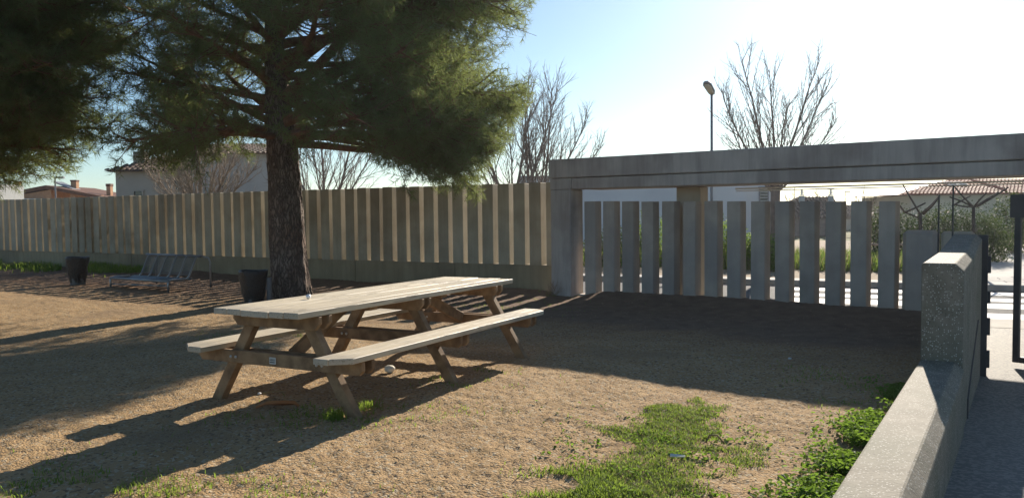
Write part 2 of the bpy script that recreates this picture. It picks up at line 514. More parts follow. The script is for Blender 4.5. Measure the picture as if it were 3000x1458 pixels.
def ground_material():
    m = bpy.data.materials.new('sandy_gravel')
    m.use_nodes = True
    nt = m.node_tree
    N, L = nt.nodes, nt.links
    b = N['Principled BSDF']
    b.inputs['Roughness'].default_value = 0.95
    b.inputs['Specular IOR Level'].default_value = 0.15
    g = N.new('ShaderNodeNewGeometry').outputs['Position']
    def noise(sc, det=6):
        n = N.new('ShaderNodeTexNoise'); n.inputs['Scale'].default_value = sc; n.inputs['Detail'].default_value = det
        L.new(g, n.inputs['Vector']); return n.outputs[0]
    def rng_(s, a, c, t0=0, t1=1):
        r = N.new('ShaderNodeMapRange'); r.inputs[1].default_value = a; r.inputs[2].default_value = c
        r.inputs[3].default_value = t0; r.inputs[4].default_value = t1
        L.new(s, r.inputs[0]); return r.outputs[0]
    def mix(f, a, c):
        x = N.new('ShaderNodeMix'); x.data_type = 'RGBA'
        L.new(f, x.inputs[0])
        for i, q in ((6, a), (7, c)):
            if isinstance(q, tuple): x.inputs[i].default_value = (*q, 1)
            else: L.new(q, x.inputs[i])
        return x.outputs[2]
    base = mix(rng_(noise(2.2), 0.35, 0.65), (0.355, 0.228, 0.110), (0.435, 0.29, 0.148))
    # individual grains: light and dark pebbles
    v = N.new('ShaderNodeTexVoronoi'); v.inputs['Scale'].default_value = 60
    L.new(g, v.inputs['Vector'])
    sc = N.new('ShaderNodeSeparateColor'); L.new(v.outputs['Color'], sc.inputs[0])
    base = mix(rng_(sc.outputs[0], 0.82, 0.86), base, (0.45, 0.36, 0.24))
    base = mix(rng_(sc.outputs[1], 0.84, 0.88), base, (0.20, 0.135, 0.08))
    base = mix(rng_(noise(0.7), 0.55, 0.72), base, (0.29, 0.20, 0.115))
    # pine needle litter along the wall, darker brown towards the gateway
    def dist(o, n):
        vm = N.new('ShaderNodeVectorMath'); vm.operation = 'SUBTRACT'
        L.new(g, vm.inputs[0]); vm.inputs[1].default_value = (o.x, o.y, 0)
        d = N.new('ShaderNodeVectorMath'); d.operation = 'DOT_PRODUCT'
        L.new(vm.outputs[0], d.inputs[0]); d.inputs[1].default_value = (n.x, n.y, 0)
        a = N.new('ShaderNodeMath'); a.operation = 'ADD'
        L.new(d.outputs['Value'], a.inputs[0])
        nn = N.new('ShaderNodeMath'); nn.operation = 'MULTIPLY'; nn.inputs[1].default_value = 1.6
        L.new(noise(1.3), nn.inputs[0]); L.new(nn.outputs[0], a.inputs[1])
        return a.outputs[0]
    f = mix(rng_(noise(9), 0.3, 0.7), (0.15, 0.075, 0.045), (0.26, 0.15, 0.09))
    base = mix(rng_(dist(WO, WN), 3.2, 6.2, 0.85, 0.0), base, f)
    zone = mix(rng_(noise(5), 0.3, 0.7), (0.17, 0.11, 0.075), (0.25, 0.17, 0.115))
    base = mix(rng_(dist(GO, GN), 3.0, 3.7, 0.9, 0.0), base, zone)
    L.new(base, b.inputs['Base Color'])
    bp = N.new('ShaderNodeBump'); bp.inputs['Distance'].default_value = 0.012
    ad = N.new('ShaderNodeMath'); ad.operation = 'ADD'
    L.new(noise(75, 3), ad.inputs[0])
    L.new(rng_(v.outputs['Distance'], 0, 0.6, 0.35, 0), ad.inputs[1])
    L.new(ad.outputs[0], bp.inputs['Height'])
    L.new(bp.outputs[0], b.inputs['Normal'])
    return m
M['ground'] = ground_material()

# ------------------------------------------------------------------ the ground
def ground_z(x, y):
    z = 0.03 * vnoise(x, y, 1.7, 1) + 0.014 * vnoise(x, y, 0.45, 2) + 0.014 * vnoise(x, y, 0.13, 3) + 0.010 * vnoise(x, y, 0.055, 4) + 0.010 * vnoise(x, y, 0.028, 5)
    gn = (x - GO.x) * GN.x + (y - GO.y) * GN.y
    gl = (x - GO.x) * GD.x + (y - GO.y) * GD.y
    z = z + 0.10 * np.clip(1 - (gn + 0.1) / 1.0, 0, 1) ** 1.3 * np.clip((gl - 0.5) / 0.4, 0, 1)
    wn = (x - WO.x) * WN.x + (y - WO.y) * WN.y
    z = z + np.clip(1 - wn / 1.4, 0, 1) * (0.05 + 0.22 * np.clip(vnoise(x, y, 1.6, 9), 0, 1))
    return z

def make_ground():
    th = np.concatenate([np.linspace(-180, -42, 50)[:-1], np.linspace(-42, 42, 700), np.linspace(42, 180, 50)[1:]]) * PI / 180
    r = np.concatenate([np.linspace(0.3, 3.2, 24)[:-1], 3.2 * np.exp(np.arange(0, math.log(34 / 3.2), 0.005))])
    T, Rr = np.meshgrid(th, r, indexing='ij')
    X, Y = Rr * np.sin(T), Rr * np.cos(T)
    Z = ground_z(X, Y)
    V = np.stack([X, Y, Z], -1).reshape(-1, 3)
    nt, nr = len(th), len(r)
    i, j = np.meshgrid(np.arange(nt - 1), np.arange(nr - 1), indexing='ij')
    q = (i * nr + j).ravel()
    Fc = np.stack([q, q + 1, q + nr + 1, q + nr], -1)
    C = V[Fc].mean(1)
    gn = (C[:, 0] - GO.x) * GN.x + (C[:, 1] - GO.y) * GN.y
    wn = (C[:, 0] - WO.x) * WN.x + (C[:, 1] - WO.y) * WN.y
    ln = (C[:, 0] - LA.x) * LN.x + (C[:, 1] - LA.y) * LN.y
    keep = (gn > -0.32) & (wn > -0.12) & (ln < 0.14)
    Fc = Fc[keep]
    used = np.unique(Fc)
    remap = np.full(len(V), -1)
    remap[used] = np.arange(len(used))
    return raw_mesh('ground', V[used], remap[Fc][:, ::-1], [M['ground']], kind='structure', smooth=True)
make_ground()

# sheet that reaches the horizon
MB().add([(-900, -300, -0.56), (900, -300, -0.56), (900, 1400, -0.56), (-900, 1400, -0.56)], [(0, 1, 2, 3)]).build('terrain', M['terrain'], kind='structure')

def grid_sheet(name, corner_fn, u0, u1, v0, v1, nu, nv, zf, mt):
    u, v = np.meshgrid(np.linspace(u0, u1, nu), np.linspace(v0, v1, nv), indexing='ij')
    P = corner_fn(u, v)
    V = np.stack([P[0], P[1], zf(P[0], P[1])], -1).reshape(-1, 3)
    i, j = np.meshgrid(np.arange(nu - 1), np.arange(nv - 1), indexing='ij')
    q = (i * nv + j).ravel()
    Fc = np.stack([q, q + 1, q + nv + 1, q + nv], -1)
    C = V[Fc].mean(1)
    gn = (C[:, 0] - GO.x) * GN.x + (C[:, 1] - GO.y) * GN.y
    kn = C[:, 0] * KN.x + C[:, 1] * KN.y
    ln = (C[:, 0] - LA.x) * LN.x + (C[:, 1] - LA.y) * LN.y
    keep = (kn < 15.1) & ((gn < -0.28) | (ln > 0.10))
    return raw_mesh(name, V, Fc[keep], [mt], kind='structure', smooth=True)
def gl_fn(u, v):
    return (GO.x + GD.x * u + GN.x * v, GO.y + GD.y * u + GN.y * v)
grid_sheet('path', gl_fn, -3, 22, -9, 20, 220, 260, path_z, M['path'])
# concrete band before the street, road, zebra, far pavement
def sheet(name, pts, mt):
    return MB().add(pts, [tuple(range(len(pts)))]).build(name, mt, kind='structure')
def kerbed(name, t0, t1, n0, n1, z0, z1, mt, bev=0.01):
    P = [K(t0, n0), K(t1, n0), K(t1, n1), K(t0, n1)]
    return MB().prism([(p.x, p.y) for p in P], z0, z1).build(name, mt, kind='structure', bevel=bev)
kerbed('pavement', -40, 60, -7.32, -6.12, -0.7, -0.495, M['pale'])
sheet('road', [K(-80, -6.2, -0.548), K(90, -6.2, -0.548), K(90, 0.1, -0.548), K(-80, 0.1, -0.548)], M['asphalt'])
zs = [(-0.51, -1.21), (-1.95, -2.64), (-3.08, -4.02), (-4.88, -5.71)]
for a, c in zs:
    sheet('zebra_stripe', [K(-1.6, a, -0.543), K(5.6, a, -0.543), K(5.6, c, -0.543), K(-1.6, c, -0.543)][::-1], M['zebra'])
kerbed('kerb', -60, 90, 0.0, 0.75, -0.7, -0.40, M['pale'], 0.02)
kerbed('verge', -60, 2.6, 0.752, 30, -0.7, -0.41, M['tan'], 0)
kerbed('concrete_drive', 2.602, 14, 2.9, 22, -0.7, -0.405, M['pale'], 0)
# pavers laid along the drive's edge
dv = thing('paved_strip', 'strip of grey rectangular pavers beyond the zebra crossing by the kerb', 'paving', K(3, 1.5, -0.42))
pm = None
for r_ in range(4):
    for c_ in range(9):
        a = 2.65 + c_ * 0.82 + (0.4 if r_ % 2 else 0)
        n0 = 0.77 + r_ * 0.53
        if pm is None:
            P = [(-0.40, -0.255), (0.40, -0.255), (0.40, 0.255), (-0.40, 0.255)]
            pm = MB().prism(P, -0.1, 0.0)
            o = pm.build('paver', M['paver'], dv)
            pmesh = o.data
        else:
            o = link('paver', pmesh, dv)
        p = K(a + 0.4, n0 + 0.26, -0.403 + random.uniform(-0.004, 0.004))
        o.matrix_parent_inverse = Matrix.Translation(dv.location).inverted()
        o.location = p
        o.rotation_euler = (0, 0, math.atan2(KU.y, KU.x))

# ------------------------------------------------------------------ slatted wall on the left
lw = thing('slatted_wall', 'long ochre concrete wall of upright slats on a plinth behind the pine', 'wall', Wp(-9, 0, 0))
def poly2(fn, pts):
    return [(fn(a, b).x, fn(a, b).y) for a, b in pts]
x = 0.45
k = 0
while x > -22:
    L_ = 2.6
    a0, a1 = x - L_ + 0.008, x
    MB().prism(poly2(Wp, [(a0, 0.0), (a1, 0.0), (a1, -0.34), (a0, -0.34)]), -0.7, 0.478 + random.uniform(-0.003, 0.003)).build('plinth_panel', M['plinth'], lw, bevel=0.012)
    x -= L_
    k += 1
slat_me = None
NS = 62
for i in range(-1, NS):
    l0 = -0.166 - 0.3523 * i           # right edge of the shaded front face
    if slat_me is None:
        # tapered section: the face towards us is wide, the reveal on the right is slanted back so that it catches the sun
        fr = [(-0.252, -0.02), (0.0, -0.02), (-0.07, 0.36), (-0.252, 0.36)]
        ang = math.atan2(WD.y, WD.x)
        mb = MB().prism(fr, 0.0, 1.535)
        # slight lip at the foot where the slat stands on the plinth
        o = mb.build('slat', M['ochre'], lw, bevel=0.008)
        slat_me = o.data
    else:
        o = link('slat', slat_me, lw)
    o.matrix_parent_inverse = Matrix.Translation(lw.location).inverted()
    p = Wp(l0 + random.uniform(-.006, .006), random.uniform(-.012, .012), 0.474 + random.uniform(-0.006, 0.006))
    o.location = p
    o.rotation_euler = (math.radians(random.uniform(-0.3, 0.3)), math.radians(random.uniform(-0.35, 0.1)), math.atan2(WD.y, WD.x) + random.uniform(-.01, .01))

# ------------------------------------------------------------------ concrete gateway
gw = thing('concrete_gateway', 'grey concrete gateway with a heavy lintel on a square post', 'gateway', G(0.2, 0, 0))
MB().prism(poly2(G, [(0, 0), (0.395, 0), (0.395, -0.42), (0, -0.42)]), -0.6, 1.835).build('post', M['concrete'], gw, bevel=0.012)
MB().prism(poly2(G, [(-0.004, 0.004), (0.42, 0.004), (0.42, -0.45), (-0.004, -0.45)]), 1.838, 2.026).build('beam_end', M['concrete'], gw, bevel=0.008)
MB().prism(poly2(G, [(0.426, 0.0), (15, 0.0), (15, -0.95), (0.426, -0.95)]), 1.842, 2.024).build('beam', M['concrete'], gw, bevel=0.01)
MB().prism(poly2(G, [(-0.02, 0.03), (15, 0.03), (15, -4.85), (-0.02, -4.85)]), 2.034, 2.352).build('roof_slab', M['concrete'], gw, bevel=0.012)
MB().prism(poly2(G, [(2.04, -0.62), (2.46, -0.62), (2.46, -0.93), (2.04, -0.93)]), -0.6, 1.84).build('column', M['column'], gw, bevel=0.012)
for lc in (0.2, 6.8, 13.5):
    MB().prism(poly2(G, [(lc, -4.4), (lc + 0.35, -4.4), (lc + 0.35, -4.75), (lc, -4.75)]), -0.6, 2.03).build('column', M['column'], gw, bevel=0.012) if lc > 6 else None
r1 = MB().tube([G(2.9, -0.97, 1.80), G(9, -0.97, 1.80)], 0.012, 6)  # thin white tubes just below the beam's rear edge
r1.tube([G(2.9, -1.0, 1.765), G(9, -1.0, 1.765)], 0.008, 6)
r1.build('thin_tube', M['white'], gw)

gf = thing('slatted_fence', 'row of grey upright concrete slats filling the gateway under the lintel', 'fence', G(2.6, -0.25, 0))
gs_me = None
fl = [.525, .878, 1.239, 1.598, 1.956, 2.310, 2.677, 3.039, 3.403, 3.765, 4.120, 4.471, 4.814, 5.168]
for i, l0 in enumerate(fl):
    if gs_me is None:
        mb = MB().prism([(0, 0), (0.207, 0), (0.240, 0.17), (0.028, 0.17)], 0.0, 1.68)
        o = mb.build('slat', M['slatgrey'], gf, bevel=0.006)
        gs_me = o.data
    else:
        o = link('slat', gs_me, gf)
    o.matrix_parent_inverse = Matrix.Translation(gf.location).inverted()
    zt = 1.634 + (1.556 - 1.634) * i / 13
    o.location = G(l0, -0.25 + random.uniform(-.006, .006), zt - 1.68 + random.uniform(-.006, .006))
    o.rotation_euler = (math.radians(random.uniform(-.25, .25)), math.radians(random.uniform(-.25, .25)), math.atan2(GD.y, GD.x))
MB().prism(poly2(G, [(0.40, -0.20), (5.46, -0.20), (5.46, -0.46), (0.40, -0.46)]), -0.6, 0.05).build('footing', M['concrete'], gf, bevel=0.01)

# end pier of the fence
pr = MB().prism(poly2(G, [(5.474, -0.22), (5.892, -0.22), (5.892, -0.50), (5.474, -0.50)]), -0.6, 1.165).build('end_pier', M['slatgrey'], bevel=0.05)
tag(pr, 'broad grey concrete pier with rounded top corners beside the last slat', 'pier')
pr2 = MB().prism(poly2(G, [(5.93, -0.26), (6.30, -0.26), (6.30, -0.50), (5.93, -0.50)]), -0.6, 1.15).build('end_pier', M['column'], bevel=0.03)
tag(pr2, 'brownish concrete pier behind the tall wall, right of the grey pier', 'pier')

# ------------------------------------------------------------------ low wall and tall wall along the path
def Lp(a, n):
    p = LA + LD * a + LN * n
    return (p.x, p.y)
LL = (LB - LA).length
def wall_mesh(a0, a1, w, ztop0, ztop1, ch, name, mt, parent, n0=0.0, zb=-0.75, split=None):
    mb = MB()
    prof = lambda zt: [(n0, zb), (n0, zt - 0.012), (n0 + 0.012, zt), (n0 + w - ch, zt), (n0 + w, zt - ch * 0.95), (n0 + w, zb)]
    def ring(a, zt):
        return [Vector((*Lp(a, n), z)) for n, z in prof(zt)]
    A, B = ring(a0, ztop0), ring(a1, ztop1)
    n = len(A)
    mb.add(A + B, [tuple(range(n))[::-1], tuple(range(n, 2 * n))] + [(i, (i + 1) % n, n + (i + 1) % n, n + i) for i in range(n)])
    return mb.build(name, mt, parent, bevel=0.006)
lowall = thing('low_wall', 'low aggregate concrete wall with weeds along its left side, bottom right', 'wall', (*Lp(1.5, 0.14), 0))
segs = [(-4.5, -2.4), (-2.394, -0.3), (-0.294, LL - 0.002)]
for a, c in segs:
    wall_mesh(a, c, 0.312, 0.25, 0.25, 0.065, 'wall_block', M['coping'], lowall)
tall = thing('tall_wall', 'tall aggregate concrete wall along the sloping path with a squared near end', 'wall', (*Lp(LL + 1.5, 0.14), 0))
TL0, TL1 = LL, LL + 3.62
wall_mesh(TL0, TL0 + 1.55, 0.295, 1.02, 1.035, 0.06, 'wall_block', M['coping'], tall, n0=0.004)
wall_mesh(TL0 + 1.556, TL1, 0.295, 1.035, 1.15, 0.06, 'wall_block', M['coping'], tall, n0=0.004)
cb = MB().tube([Vector((*Lp(TL0 + 2.7, 0.303), 0.26)), Vector((*Lp(TL0 + 2.1, 0.303), 0.12)), Vector((*Lp(TL0 + 1.2, 0.303), -0.07)), Vector((*Lp(TL0 + .75, 0.303), -0.19)), Vector((*Lp(TL0 + .72, 0.303), -0.45))], 0.009, 6).build('cable', M['darksteel'])
tag(cb, 'thin dark cable hanging in a curve on the path side of the tall wall', 'cable')

# thin rods on the brown pier
for u, v0 in ((2751, 571), (2793, 543)):
    p = at(u, v0, 10.15)
    o = MB().tube([p, (p.x, p.y, 0.6)], 0.011, 6).build('steel_rod', M['darksteel'])
    tag(o, 'thin upright steel rod %s the end of the tall wall' % ('left of' if u == 2751 else 'rising behind'), 'rod', 'thin rods behind the tall wall')

# pedestrian gate: hinge post on the wall end, leaf ajar
hp = thing('gate_post', 'dark steel gate post with hinge plates at the far end of the tall wall', 'post', (*Lp(TL1 + 0.04, 0.24), -0.5))
p0 = Lp(TL1 + 0.045, 0.30)
axl = (Vector((LD.x, LD.y, 0)), Vector((LN.x, LN.y, 0)), Vector((0, 0, 1)))
MB().box((p0[0], p0[1], 0.32), (0.08, 0.12, 1.64), axl).build('upright', M['darksteel'], hp, bevel=0.005)
for zc in (0.80, 0.42, 0.08, -0.30):
    q = Lp(TL1 + 0.045, 0.385)
    MB().box((q[0] - 0.012 * LN.x, q[1] - 0.012 * LN.y, zc), (0.06, 0.035, 0.20 if zc != 0.42 else 0.14), axl).build('hinge_plate', M['darksteel'], hp, bevel=0.004)
leaf = thing('metal_gate', 'dark steel frame gate leaf standing ajar at the right edge', 'gate', (6.15, 9.75, -0.5))
S0 = Vector((6.15, 9.77, 0)); LDIR = Vector((0.62, -0.785, 0))
axg = (LDIR, Vector((-LDIR.y, LDIR.x, 0)), Vector((0, 0, 1)))
MB().box(S0 + LDIR * 0.035 + Vector((0, 0, 0.55)), (0.07, 0.06, 1.98), axg).build('stile', M['darksteel'], leaf, bevel=0.005)
MB().box(S0 + LDIR * 0.70 + Vector((0, 0, -0.405)), (1.26, 0.055, 0.07), axg).build('bottom_rail', M['darksteel'], leaf, bevel=0.005)
MB().box(S0 + LDIR * 0.66 + Vector((0, 0, 1.47)), (1.42, 0.065, 0.28), axg).build('top_rail', M['darksteel'], leaf, bevel=0.005)
MB().box(S0 + LDIR * 1.37 + Vector((0, 0, 0.55)), (0.07, 0.06, 1.98), axg).build('stile', M['darksteel'], leaf, bevel=0.005)
for zc in (0.0, 0.0):
    pass
for j in range(4):
    MB().box(S0 + LDIR * (0.33 + 0.26 * j) + Vector((0, 0, 0.48)), (0.018, 0.018, 1.70), axg).build('bar', M['darksteel'], leaf)

# ------------------------------------------------------------------ picnic table
tb = thing('picnic_table', 'long weathered wooden picnic table with attached benches on three A frames', 'picnic table', (TO.x, TO.y, 0))
def Tp(l, s, z):
    p = TO + TA * l + TB * s
    return Vector((p.x, p.y, z))
TAX = (Vector((TA.x, TA.y, 0)), Vector((TB.x, TB.y, 0)), Vector((0, 0, 1)))
LT = 3.19
pw = 0.842 / 6
def plank(l0, l1, s0, s1, z1, th, cut=0, name='top_plank', sag=0.0):
    mb = MB()
    if cut:
        if cut > 0: poly = [(l0, s0), (l0 + 0.10, s1), (l1 - 0.10, s1), (l1, s0)]
        else: poly = [(l0 + 0.10, s0), (l0, s1), (l1, s1), (l1 - 0.10, s0)]
    else:
        poly = [(l0, s0), (l0, s1), (l1, s1), (l1, s0)]
    # built round its own middle so that grain follows the plank
    c = Tp((l0 + l1) / 2, (s0 + s1) / 2, z1)
    P = [(l - (l0 + l1) / 2, s - (s0 + s1) / 2) for l, s in poly]
    # subdivide along the length and let it cup and bow a little
    mb.prism([(a, -b) for a, b in P], -th, 0)
    o = mb.build(name, M['plank'], tb, bevel=0.004)
    o.matrix_parent_inverse = Matrix.Translation(tb.location).inverted()
    o.location = c
    o.rotation_euler = (math.radians(random.uniform(-0.5, 0.5)), math.radians(random.uniform(-0.08, 0.08)), math.atan2(TA.y, TA.x))
    return o
for i in range(6):
    s0 = -0.421 + pw * i
    e = random.uniform(-0.012, 0.012)
    plank(0 + e, LT + random.uniform(-0.012, 0.012), s0 + 0.003, s0 + pw - 0.003, 0.76 + random.uniform(-.002, .002), 0.044)
for sgn in (-1, 1):
    for i in range(2):
        a, c = 0.5525 + 0.137 * i, 0.5525 + 0.137 * (i + 1)
        s0, s1 = (a, c) if sgn > 0 else (-c, -a)
        cut = 0 if i == 0 else sgn
        plank(-0.005 + random.uniform(-.004, .004), LT + random.uniform(-.008, .008), s0 + 0.003, s1 - 0.003, 0.46 + random.uniform(-.0015, .0015), 0.042, cut, 'bench_plank')

def board(name, P, ext, mt=None, bev=0.004):
    """P: outline in (s, z) at plane l0, swept by ext along the table"""
    l0, l1 = ext
    mb = MB().extrude([Tp(l0, s, z) for s, z in P], Vector((TA.x, TA.y, 0)) * (l1 - l0))
    o = mb.build(name, mt or M['stain'], tb, bevel=bev)
    return o
def chamf(s, z0, z1, c):
    return [(-s + c, z0), (s - c, z0), (s, z0 + c * 1.1), (s, z1), (-s, z1), (-s, z0 + c * 1.1)]
TH = 0.036
frames = [0.275, 0.275 + 1.3035, 0.275 + 2.607]
for fi, fl_ in enumerate(frames):
    # legs in the middle, a cleat and a beam board on each side of them
    for sg in (-1, 1):
        top_c, bot_c, hw = 0.235, 0.705, 0.052
        P = [(sg * (bot_c - hw), -0.04), (sg * (bot_c + hw), -0.04), (sg * (top_c + hw), 0.714), (sg * (top_c - hw), 0.714)]
        board('leg', P, (fl_ - 0.035, fl_ + 0.035))
    for side in (-1, 1):
        q = fl_ + side * (0.035 + TH / 2 + 0.001)
        board('table_cleat', chamf(0.43, 0.612, 0.7145, 0.045), (q - TH / 2, q + TH / 2))
        bm_ = board('cross_beam', chamf(0.815, 0.318, 0.4165, 0.03), (q - TH / 2, q + TH / 2))
        lf = fl_ + side * (0.035 + TH + 0.001)
        for s_ in ((-0.462, -0.410, 0.40, 0.452) if side < 0 else (-0.44, 0.43)):
            mb = MB()
            c = Tp(lf, s_, 0.364)
            d = Vector((TA.x, TA.y, 0)) * side
            mb.tube([c - d * 0.002, c + d * 0.005, c + d * 0.010], [0.0115, 0.0115, 0.007], 10)
            b_ = mb.build('bolt', M['bolt'], bm_)
            b_.matrix_parent_inverse = Matrix()
        if fi == 0 and side < 0:
            mb = MB()
            c = Tp(lf - 0.002, -0.027, 0.364)
            d = Vector((-TA.x, -TA.y, 0))
            mb.box(c, (0.005, 0.064, 0.050), TAX)
            pl = mb.build('maker_plate', M['plate'], bm_, bevel=0.003)
            pl.matrix_parent_inverse = Matrix()
            mb = MB()
            for j in range(4):     # four small fir-like marks above a printed bar
                s_ = -0.027 - 0.0195 + 0.013 * j
                for (zz, hw_) in ((0.370, 0.0050), (0.376, 0.0036), (0.381, 0.0022)):
                    mb.extrude([Tp(lf - 0.0055, s_ - hw_, zz - 0.004), Tp(lf - 0.0055, s_ + hw_, zz - 0.004), Tp(lf - 0.0055, s_, zz + 0.005)], d * 0.001)
                mb.box(Tp(lf - 0.006, s_, 0.3635), (0.001, 0.003, 0.006), TAX)
            mb.box(Tp(lf - 0.006, -0.027, 0.353), (0.001, 0.050, 0.007), TAX)
            k_ = mb.build('printed_mark', M['black'], bm_)
            k_.matrix_parent_inverse = Matrix()
# long braces from the end beams up to the table top
for l0, l1 in ((0.36, 0.98), (2.80, 2.02)):
    mb = MB()
    a, c = Tp(l0, 0.02, 0.38), Tp(l1, 0.02, 0.70)
    d = (c - a).normalized()
    side = Vector((TB.x, TB.y, 0))
    up = side.cross(d)
    mb.box((a + c) / 2, ((c - a).length, 0.045, 0.10), (d, side, up))
    mb.build('brace', M['stain'], tb, bevel=0.004)
    mb = MB()
    mb.box(Tp(l1, 0.02, 0.692), (0.10, 0.60, 0.036), TAX)
    mb.build('top_batten', M['stain'], tb, bevel=0.004)

# ------------------------------------------------------------------ trees
def bent(p, d, L, n, wob, up, rs):
    pts = [p.copy()]
    d = d.normalized()
    for i in range(n):
        d = (d + Vector((rs.uniform(-1, 1), rs.uniform(-1, 1), rs.uniform(-1, 1))) * wob + Vector((0, 0, up))).normalized()
        pts.append(pts[-1] + d * (L / n))
    return pts, d

def lerp_path(pts, t):
    f = t * (len(pts) - 1)
    i = min(int(f), len(pts) - 2)
    return pts[i].lerp(pts[i + 1], f - i), (pts[i + 1] - pts[i]).normalized()

def needles(tufts, n_per, length, width, rs):
    """tufts: array (k,6) of position and direction -> crossed needle triangles fanning forward from each point"""
    T = np.repeat(np.asarray(tufts, dtype=np.float32), n_per, axis=0)
    P, D = T[:, :3], T[:, 3:]
    n = len(P)
    r = rs.normal(size=(n, 3)).astype(np.float32)
    r -= D * (r * D).sum(1, keepdims=True)
    r /= np.linalg.norm(r, axis=1, keepdims=True) + 1e-6
    fw = rs.uniform(0.15, 1.1, (n, 1)).astype(np.float32)
    d = D * fw + r
    d /= np.linalg.norm(d, axis=1, keepdims=True)
    L = length * rs.uniform(0.65, 1.1, (n, 1)).astype(np.float32)
    s = np.cross(d, rs.normal(size=(n, 3)).astype(np.float32))
    s /= np.linalg.norm(s, axis=1, keepdims=True) + 1e-6
    base = P + D * rs.uniform(-0.05, 0.05, (n, 1)).astype(np.float32)
    droop = np.zeros((n, 3), np.float32); droop[:, 2] = -0.12 * L[:, 0]
    V = np.stack([base - s * width / 2, base + s * width / 2, base + d * L + droop], 1).reshape(-1, 3)
    Fc = np.arange(n * 3).reshape(-1, 3)
    return V, Fc

def trunk_mesh(name, pts, rad, mt, parent, sides=110, seed=0, ridge=0.04, sub=40):
    pts = [Vector(p) for p in pts]
    P, Rr = [], []
    for i in range(len(pts) - 1):
        for k in range(sub):
            t = k / sub
            P.append(pts[i].lerp(pts[i + 1], t)); Rr.append(rad[i] * (1 - t) + rad[i + 1] * t)
    P.append(pts[-1]); Rr.append(rad[-1])
    n = len(P)
    th = np.linspace(0, 2 * PI, sides, endpoint=False)
    V = np.zeros((n, sides, 3))
    for i in range(n):
        z = P[i].z
        # bark plates: ridges that run up the trunk and break
        a = 0.5 - 2.2 * np.abs(vnoise(th * 5.4 + 0.5 * math.sin(z * 3), np.full(sides, z * 2.2), 1.0, seed)) + 0.7 * vnoise(th * 14, np.full(sides, z * 6), 1.0, seed + 3)
        rr = Rr[i] * (1 + ridge * 2 * a)
        V[i, :, 0] = P[i].x + rr * np.cos(th)
        V[i, :, 1] = P[i].y + rr * np.sin(th)
        V[i, :, 2] = z
    i, j = np.meshgrid(np.arange(n - 1), np.arange(sides), indexing='ij')
    a = i * sides + j
    b = i * sides + (j + 1) % sides
    Fc = np.stack([a.ravel(), b.ravel(), (b + sides).ravel(), (a + sides).ravel()], -1)
    return raw_mesh(name, V.reshape(-1, 3), Fc, [mt], parent, smooth=True)

